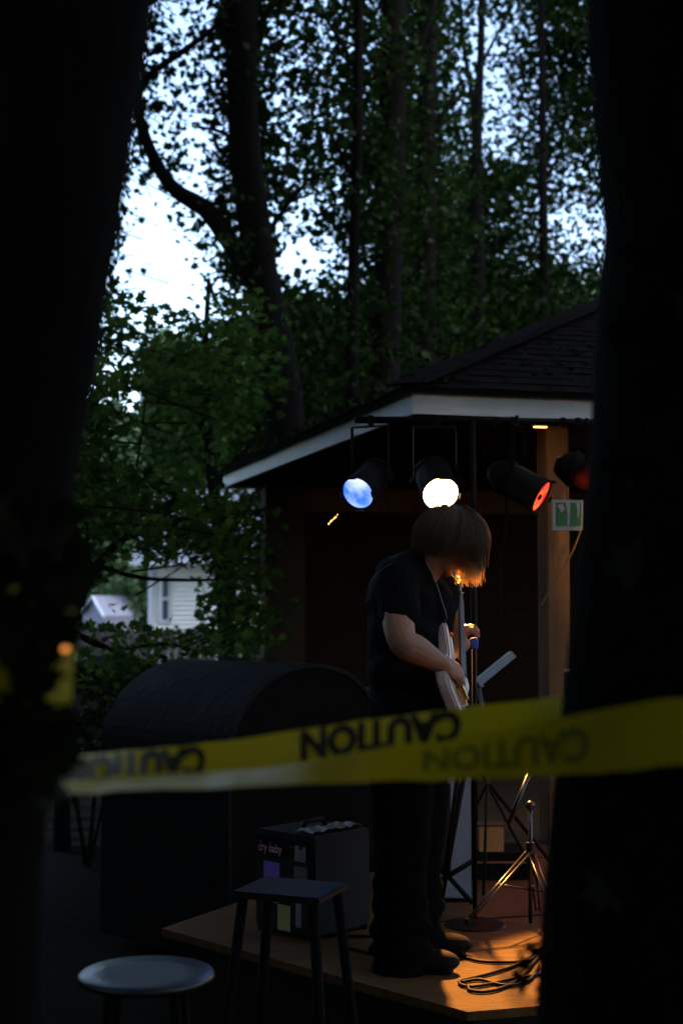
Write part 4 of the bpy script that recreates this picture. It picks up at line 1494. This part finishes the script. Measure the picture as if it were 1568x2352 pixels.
w_ = wf.build('window', M_white, t)
M_glass = mat('window_glass', (.08, .1, .12), .1, .1, 4)
for zz in (.25, .75):
    MB().box(((WX0 + WX1) / 2 + .02, HD + .07, WZ0 + (WZ1 - WZ0) * zz), (WX1 - WX0 - .11, .02, (WZ1 - WZ0) / 2 - .06)).build('pane', M_glass, w_)
M_hroof = mat('grey_shingle', (.16, .17, .2), .9, .2, 10)
rd = zt + .05
MB().add([(hx0 - .35, HD - .3, zt), (hx1 + .4, HD - .3, zt), (hx1 + .4, HD + 3, zt + 1.8), (hx0 - .35, HD + 3, zt + 1.8), (hx1 + .4, HD + 6.3, zt), (hx0 - .35, HD + 6.3, zt)],
         [(0, 1, 2, 3), (3, 2, 4, 5)]).build('roof', M_hroof, t)
MB().box(((hx0 + hx1) / 2, HD - .3, zt - .05), (hx1 - hx0 + .75, .04, .14)).build('eave_board', M_white, t)
MB().add([(hx0 + .02, HD + .1, zt), (hx0 + .02, HD + 5.9, zt), (hx0 + .02, HD + 3, zt + 1.62)], [(0, 1, 2)]).build('gable', M_siding, t)

OD = 45.0
t = thing('outbuilding', 'small grey-roofed gabled outbuilding left of the white house', 'outbuilding', P(240, 1430, OD))
pk0, pk1 = P(214, 1368, OD), P(314, 1369, OD + .9)
el0, el1 = P(183, 1404, OD + .5), P(283, 1404, OD + 1.4)
er0, er1 = P(241, 1414, OD - .5), P(322, 1412, OD + .4)
M_oroof = mat('pale_grey_roof', (.26, .27, .33), .7, .12, 8)
mb = MB()
th = EZ * -.05
mb.add([pk0, pk1, er1, er0, pk0 + th, pk1 + th, er1 + th, er0 + th], [(0, 3, 2, 1), (4, 5, 6, 7), (0, 4, 7, 3), (3, 7, 6, 2), (2, 6, 5, 1)])
mb.add([pk0, pk1, el1, el0, pk0 + th, pk1 + th, el1 + th, el0 + th], [(0, 1, 2, 3), (4, 7, 6, 5), (0, 3, 7, 4), (3, 2, 6, 7)])
mb.build('roof', M_oroof, t)
ins = (pk1 - pk0).normalized() * .06
b0, b1 = el0 + ins + Vector((.06, 0, 0)), er0 + ins - Vector((.06, 0, 0))
zz = ground_z(b0.x, OD) - .2
M_owall = mat('lilac_wall', (.2, .2, .24), .7, .1, 5)
q = [b0, pk0 + ins - EZ * .06, b1, Vector((b1.x, b1.y, zz)), Vector((b0.x, b0.y, zz))]
b2 = er1 - ins
q += [Vector((b2.x, b2.y, b2.z - .04)), Vector((b2.x, b2.y, zz))]
MB().add(q, [(0, 1, 2, 3, 4), (2, 5, 6, 3)]).build('wall', M_owall, t)
for a, b in ((pk0, el0), (pk0, er0)):
    dv = (b - a).normalized()
    MB().tube([a - EZ * .04 - ins * .4, b - EZ * .04 - ins * .4], .045, 6).build('rake_board', M_white, t)

# dark shed with level boards at lower left
SDp = 11.5
t = thing('shed', 'low dark shed with level siding boards at lower left', 'shed', (PX(200, SDp), SDp, ground_z(PX(200, SDp), SDp)))
sx0, sx1 = PX(40, SDp), PX(312, SDp)
zg = ground_z(PX(200, SDp), SDp) - .2
ze = P(200, 1572, SDp).z
M_shed = mat('grey_green_board', (.1, .105, .095), .85, .2, 6)
MB().box(((sx0 + sx1) / 2, SDp + .9, (zg + ze) / 2), (sx1 - sx0 - .02, 1.7, ze - zg)).build('wall', M_shed, t)
z = zg
while z < ze - .02:
    MB().add([(sx0, SDp + .045, z + .09), (sx1, SDp + .045, z + .09), (sx1, SDp + .015, z), (sx0, SDp + .015, z), (sx0, SDp + .05, z), (sx1, SDp + .05, z)], [(0, 3, 2, 1), (3, 4, 5, 2)]).build('siding_board', M_shed, t)
    z += .085
pk = P(190, 1515, SDp)
r0, r1 = P(10, 1585, SDp), P(318, 1566, SDp)
b_ = Vector((0, 2.0, 0))
f_ = Vector((0, -.12, 0))
th = EZ * -.035
for e_ in (r0, r1):
    q = [pk + f_, e_ + f_, e_ + b_, pk + b_]
    MB().add(q + [v + th for v in q], [(0, 1, 2, 3), (7, 6, 5, 4), (0, 4, 5, 1), (1, 5, 6, 2), (2, 6, 7, 3)]).build('roof', M_shingle, t)
MB().add([(sx0, SDp + .03, ze), (sx1, SDp + .03, ze), (pk.x, SDp + .03, pk.z - .03)], [(0, 1, 2)]).build('gable', M_shed, t)

# weathered fence between the shed and the house
FD_ = 26.0
fx0, fx1 = PX(150, FD_), PX(600, FD_)
ft_, fg_ = P(300, 1447, FD_).z, -3.9
t = thing('fence', 'tall grey-brown board fence below the white house', 'fence', (fx0, FD_, fg_))
M_fence = mat('fence_board', (.13, .11, .105), .85, .3, 5)
x = fx0
while x < fx1:
    MB().box((x + .07, FD_ + random.uniform(-.01, .01), (ft_ + fg_) / 2 + random.uniform(-.03, .03)), (.135, .02, ft_ - fg_)).build('fence_board', M_fence, t)
    x += .146
for z in (ft_ - .3, ft_ - 1.6):
    MB().box(((fx0 + fx1) / 2, FD_ + .05, z), (fx1 - fx0, .05, .09)).build('fence_rail', M_fence, t)

# bright bush above the bin and dark bush below the shed
def bush(lab, px, py, d, r, N, m, s):
    c = P(px, py, d)
    t = thing('bush', lab, 'bush', (c.x, d, ground_z(c.x, d)))
    u = rng.normal(size=(N, 3)) * np.array([r, r * .8, r * .55])
    leaves('foliage', np.array(c) + u, s, m, t, up=.8, tmpl=LEAF)
    mb = MB()
    for k in range(5):
        a = k * 1.3
        mb.tube([(c.x, d, ground_z(c.x, d) - .05), (c.x + .1 * math.cos(a), d + .1 * math.sin(a), (c.z + ground_z(c.x, d)) / 2), (c.x + r * math.cos(a), d + r * math.sin(a), c.z)], [.014, .01, .005], 6)
    mb.build('stems', M_bark_bg, t)


bush('bright green leafy shrub peeping over the black bin', 320, 1565, 9.9, .16, 420, M_leaf_mid, .075)
bush('dark leafy shrub in front of the shed', 205, 1690, 9.5, .3, 700, M_leaf_dark, .08)

# ---------------------------------------------------------------- foreground trees
def fg_tree(lab, edge_rows, rad, sgn, d, sd):
    rows = []
    for px, py in edge_rows:
        c = P(px, py, d)
        rows.append(Vector((c.x + sgn * rad * 1.03, d, c.z)))
    base = rows[-1].copy()
    base.z = 0
    t = thing('tree', lab, 'tree', base, 'foreground trees framing the view')
    rows = rows + [Vector((rows[-1].x - sgn * .01, d, .3)), Vector((rows[-1].x + sgn * .0, d, -.15))]
    rads = [rad] * (len(rows) - 2) + [rad * 1.12, rad * 1.5]
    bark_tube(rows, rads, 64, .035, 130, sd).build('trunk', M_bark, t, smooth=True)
    return t, rows


t_l, rl = fg_tree('huge black tree trunk at the left edge wrapped in yellow tape',
                  [(470, -1400), (400, -500), (352, 0), (325, 200), (298, 400), (262, 600), (228, 800), (196, 950), (172, 1100), (152, 1300), (134, 1500), (118, 1800), (100, 2400)], .21, -1, 1.62, 3)
t_r, rr_ = fg_tree('huge black tree trunk filling the right edge',
                   [(1330, -1400), (1325, -500), (1340, 0), (1356, 300), (1374, 500), (1362, 700), (1350, 900), (1338, 1100), (1316, 1300), (1296, 1500), (1276, 1700), (1244, 2000), (1210, 2400)], .27, 1, 1.95, 11)
# overhead crowns of the two big trees (they shade the stage and the camera)
for t, rows, xo in ((t_l, rl, -2.0), (t_r, rr_, 2.6)):
    N = 15000
    x = rng.normal(xo, 4.0, N)
    y = rng.uniform(-9, 12.5, N)
    zlo = np.maximum(4.6, 3.2 + .46 * np.maximum(y, 0) + .4)
    z = zlo + rng.uniform(0, 1, N) * 4.5
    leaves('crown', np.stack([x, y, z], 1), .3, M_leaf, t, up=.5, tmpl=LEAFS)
    tp = rows[0]
    for k in range(6):
        a = k * 1.05 + xo
        e_ = Vector((xo + 3.2 * math.cos(a), .5 + 4 * math.sin(a), 7.2 + max(0, 4 * math.sin(a)) * .45))
        bark_tube([tp - EZ * .8 + Vector((0, 0, .3 * k * .3)), tp.lerp(e_, .4) + EZ * .5, e_], [.1, .06, .02], 10, .06, 14, k).build('limb', M_bark, t, smooth=True)
N = 15000
an = rng.uniform(R(36), R(324), N)          # clockwise from straight ahead, outside the view
rr = rng.uniform(14, 23, N)
wood = [np.stack([rr * np.sin(an), rr * np.cos(an), rng.uniform(0, 1, N) ** .8 * 18], 1)]
for x0, x1, y0, y1, k in ((-3.6, -1.3, -2.6, .9, 2600), (1.5, 3.8, -2.6, 1.2, 2600), (-1.3, -.36, -1.2, .85, 5000), (-1.2, -.06, -1.4, -.35, 2400), (.6, 1.5, -1.2, .9, 1500)):   # unseen leaf clusters added beside the viewpoint to shade trunk and tape
    wood.append(np.stack([rng.uniform(x0, x1, k), rng.uniform(y0, y1, k), rng.uniform(0, 4.2, k)], 1))
for x0, x1, y0, y1, k in ((-.85, -.31, .25, .98, 1500), (-.7, -.15, -.7, -.04, 1500)):                  # unseen leaves added to shade the tape band on the left trunk
    wood.append(np.stack([rng.uniform(x0, x1, k), rng.uniform(y0, y1, k), rng.uniform(1.0, 2.7, k)], 1))
wood.append(np.stack([rng.uniform(-6.5, -3.3, 4200), rng.uniform(1.5, 9.5, 4200), rng.uniform(0, 5.5, 4200)], 1))   # unseen thicket added to darken the left eave board and bin
wsz = np.concatenate([np.full(N, .8), np.full(14100, .2), np.full(3000, .14), np.full(4200, .3)])
leaves('wood_and_shade_leaves', np.vstack(wood), wsz, M_leaf, None, up=.3, tmpl=LEAFS)  # wood round the view plus leaf clusters added to block light
# ivy leaves added on the left trunk to darken its tape band
cen = []
for k in range(300):
    z = rng.uniform(1.54, 1.84)
    a = rng.uniform(R(205), R(346))
    xx = float(np.interp(z, [v.z for v in reversed(rl)], [v.x for v in reversed(rl)]))
    cen.append((xx + .24 * math.cos(a), 1.62 + .25 * math.sin(a), z))
leaves('ivy', cen, .07, M_leaf_dark, t_l, up=-.2, tmpl=LEAF)
# ivy on the right trunk
N = 150
cen = []
for k in range(N):
    z = rng.uniform(.5, 2.4)
    a = rng.uniform(R(205), R(285))
    xx = float(np.interp(z, [v.z for v in reversed(rr_)], [v.x for v in reversed(rr_)]))
    cen.append((xx + .285 * math.cos(a), 1.95 + .285 * math.sin(a), z))
leaves('ivy', cen, .06, M_leaf_dark, t_r, up=0, tmpl=LEAF)
# a few drooping leaves low beside the right trunk, dark against the lit floor
cen = [P(px, py, 2.1) for px, py in ((1190, 2190), (1205, 2215), (1185, 2240), (1200, 2262), (1215, 2180), (1228, 2300), (1238, 2275), (1245, 2240), (1232, 2185), (1245, 2205), (1242, 2330), (1275, 1635), (1290, 1622))]
leaves('low_leaf_spray', cen, .032, M_leaf_dark, t_r, up=-.1, tmpl=LEAF)
MB().tube(spline([P(1300, 2150, 2.05), P(1240, 2160, 2.1), P(1195, 2190, 2.1), P(1190, 2260, 2.1)], 12), .0022, 6).build('twig', M_bark, t_r)

# ---------------------------------------------------------------- caution tape
def tape_mat():
    m = mat('yellow_tape', (.78, .62, .012), .32, .08, 5, .15, 9, spec=.5)
    nt = m.node_tree
    b = nt.nodes['Principled BSDF']
    tr = nt.nodes.new('ShaderNodeBsdfTranslucent')
    tr.inputs[0].default_value = (.62, .5, .01, 1)
    mx = nt.nodes.new('ShaderNodeMixShader')
    mx.inputs[0].default_value = .25
    out = [q for q in nt.nodes if q.type == 'OUTPUT_MATERIAL'][0]
    nt.links.new(b.outputs[0], mx.inputs[1])
    nt.links.new(tr.outputs[0], mx.inputs[2])
    nt.links.new(mx.outputs[0], out.inputs[0])
    return m


M_tape = tape_mat()
M_ink = mat('black_ink', (.012, .012, .012), .5, .1)
M_ink2 = mat('ink_through_tape', (.2, .22, .015), .5, .1)


class Ribbon:
    """rows = (px, y_top, d_top, y_bottom, d_bottom)"""

    def __init__(s, rows, n=90):
        s.rows = np.array(spline(rows, n))
        s.T = [P(r[0], r[1], r[2]) for r in s.rows]
        s.B = [P(r[0], r[3], r[4]) for r in s.rows]

    def at(s, px, v, off=0):
        """v = 0 bottom .. 1 top"""
        i = float(np.interp(px, s.rows[:, 0], np.arange(len(s.rows))))
        k = min(int(i), len(s.rows) - 2)
        f = i - k
        p = s.B[k].lerp(s.B[k + 1], f).lerp(s.T[k].lerp(s.T[k + 1], f), v)
        return p + (Vector((0, 0, CAMZ)) - p).normalized() * off if False else p - s.nrm(k) * off

    def nrm(s, k):
        n_ = (s.B[k + 1] - s.B[k]).cross(s.T[k] - s.B[k]).normalized()
        return n_ if n_.y > 0 else -n_

    def build(s, name, m, parent=None):
        nv = 5
        vs = []
        for i in range(len(s.rows)):
            for j in range(nv):
                vs.append(s.B[i].lerp(s.T[i], j / (nv - 1)) + Vector((0, .004 * noise.noise(Vector((i * .35, j * .5, s.rows[0][1]))) + .0015 * math.sin(i * .9 + j), .003 * noise.noise(Vector((i * .22, 4, s.rows[0][1]))))))
        fs = [(i * nv + j, (i + 1) * nv + j, (i + 1) * nv + j + 1, i * nv + j + 1) for i in range(len(s.rows) - 1) for j in range(nv - 1)]
        return put(name, mesh(vs, fs), m, parent, smooth=True)

    def text(s, txt, px0, px1, v0, v1, m, parent, bold=.035, mirror=False):
        """lettering turned upside down: C at px1, N at px0"""
        uv, f = text_mesh(txt, bold)
        vs = []
        for a, b in uv:
            x = (px1 - (px1 - px0) * a) if not mirror else px0 + (px1 - px0) * a
            vs.append(s.at(x, v1 - (v1 - v0) * b, .0065))
        return put('lettering', mesh(vs, f), m, parent)


t = thing('caution_tape', 'upper strand of yellow tape with upside-down black CAUTION lettering', 'caution tape', P(784, 1710, 2.1), 'caution tape strung between the two trees')
rA = Ribbon([(60, 1756, 1.66, 1838, 1.66), (140, 1740, 1.78, 1822, 1.77), (300, 1724, 1.95, 1806, 1.93), (470, 1708, 2.05, 1790, 2.03), (690, 1676, 2.1, 1758, 2.08), (870, 1650, 2.12, 1735, 2.1), (1060, 1626, 2.12, 1712, 2.1), (1240, 1606, 2.08, 1680, 2.06), (1400, 1594, 1.98, 1668, 1.96), (1600, 1585, 1.72, 1650, 1.7)])
sA = rA.build('strip', M_tape, t)
rA.text('CAUTION', 136, 468, .07, .95, M_ink, sA, .055)
rA.text('CAUTION', 688, 1060, .07, .95, M_ink, sA, .055)
t = thing('caution_tape', 'lower twisted strand of yellow tape with faint green show-through lettering', 'caution tape', P(1000, 1750, 1.9), 'caution tape strung between the two trees')
rB = Ribbon([(90, 1800, 1.66, 1826, 1.62), (200, 1790, 1.8, 1822, 1.72), (315, 1779, 1.92, 1814, 1.8), (465, 1772, 1.97, 1812, 1.85), (640, 1762, 1.96, 1803, 1.87), (850, 1722, 1.93, 1796, 1.9), (1060, 1694, 1.87, 1790, 1.86), (1270, 1652, 1.8, 1782, 1.8), (1420, 1622, 1.72, 1772, 1.72), (1620, 1595, 1.62, 1752, 1.62)])
sB = rB.build('strip', M_tape, t)
rB.text('CAUTION', 975, 1360, .2, .78, M_ink2, sB, .03)

# the same tape wound round the left trunk
t = thing('caution_tape', 'yellow tape wound round the left tree trunk, almost lost in the dark', 'caution tape', P(60, 1440, 1.45), 'caution tape strung between the two trees')


def trunk_axis(z):
    zz = [v.z for v in reversed(rl)]
    return float(np.interp(z, zz, [v.x for v in reversed(rl)]))


for zc_, dz in ((1.72, .01), (1.65, -.02)):
    vs = []
    n_ = 60
    for i in range(n_ + 1):
        a = 2 * math.pi * i / n_
        for s in (-.036, .036):
            z = zc_ + s + dz * math.sin(a) + .012 * math.cos(a * 2)
            r_ = .226 + (.002 if dz > 0 else .005)
            vs.append((trunk_axis(z) + r_ * math.cos(a), 1.62 + r_ * math.sin(a), z))
    put('band', mesh(vs, [(2 * i, 2 * i + 2, 2 * i + 3, 2 * i + 1) for i in range(n_)]), M_tape, t, smooth=True)
# small orange light at the trunk edge
o = MB().ball(P(150, 1487, 1.55), .005, n=10, m=8).build('small_light', emit_mat('orange_pilot_glow', (1, .3, .05), (1, .35, .08), .35), smooth=True)
tag(o, 'small round orange light glowing at the edge of the left trunk', 'light')
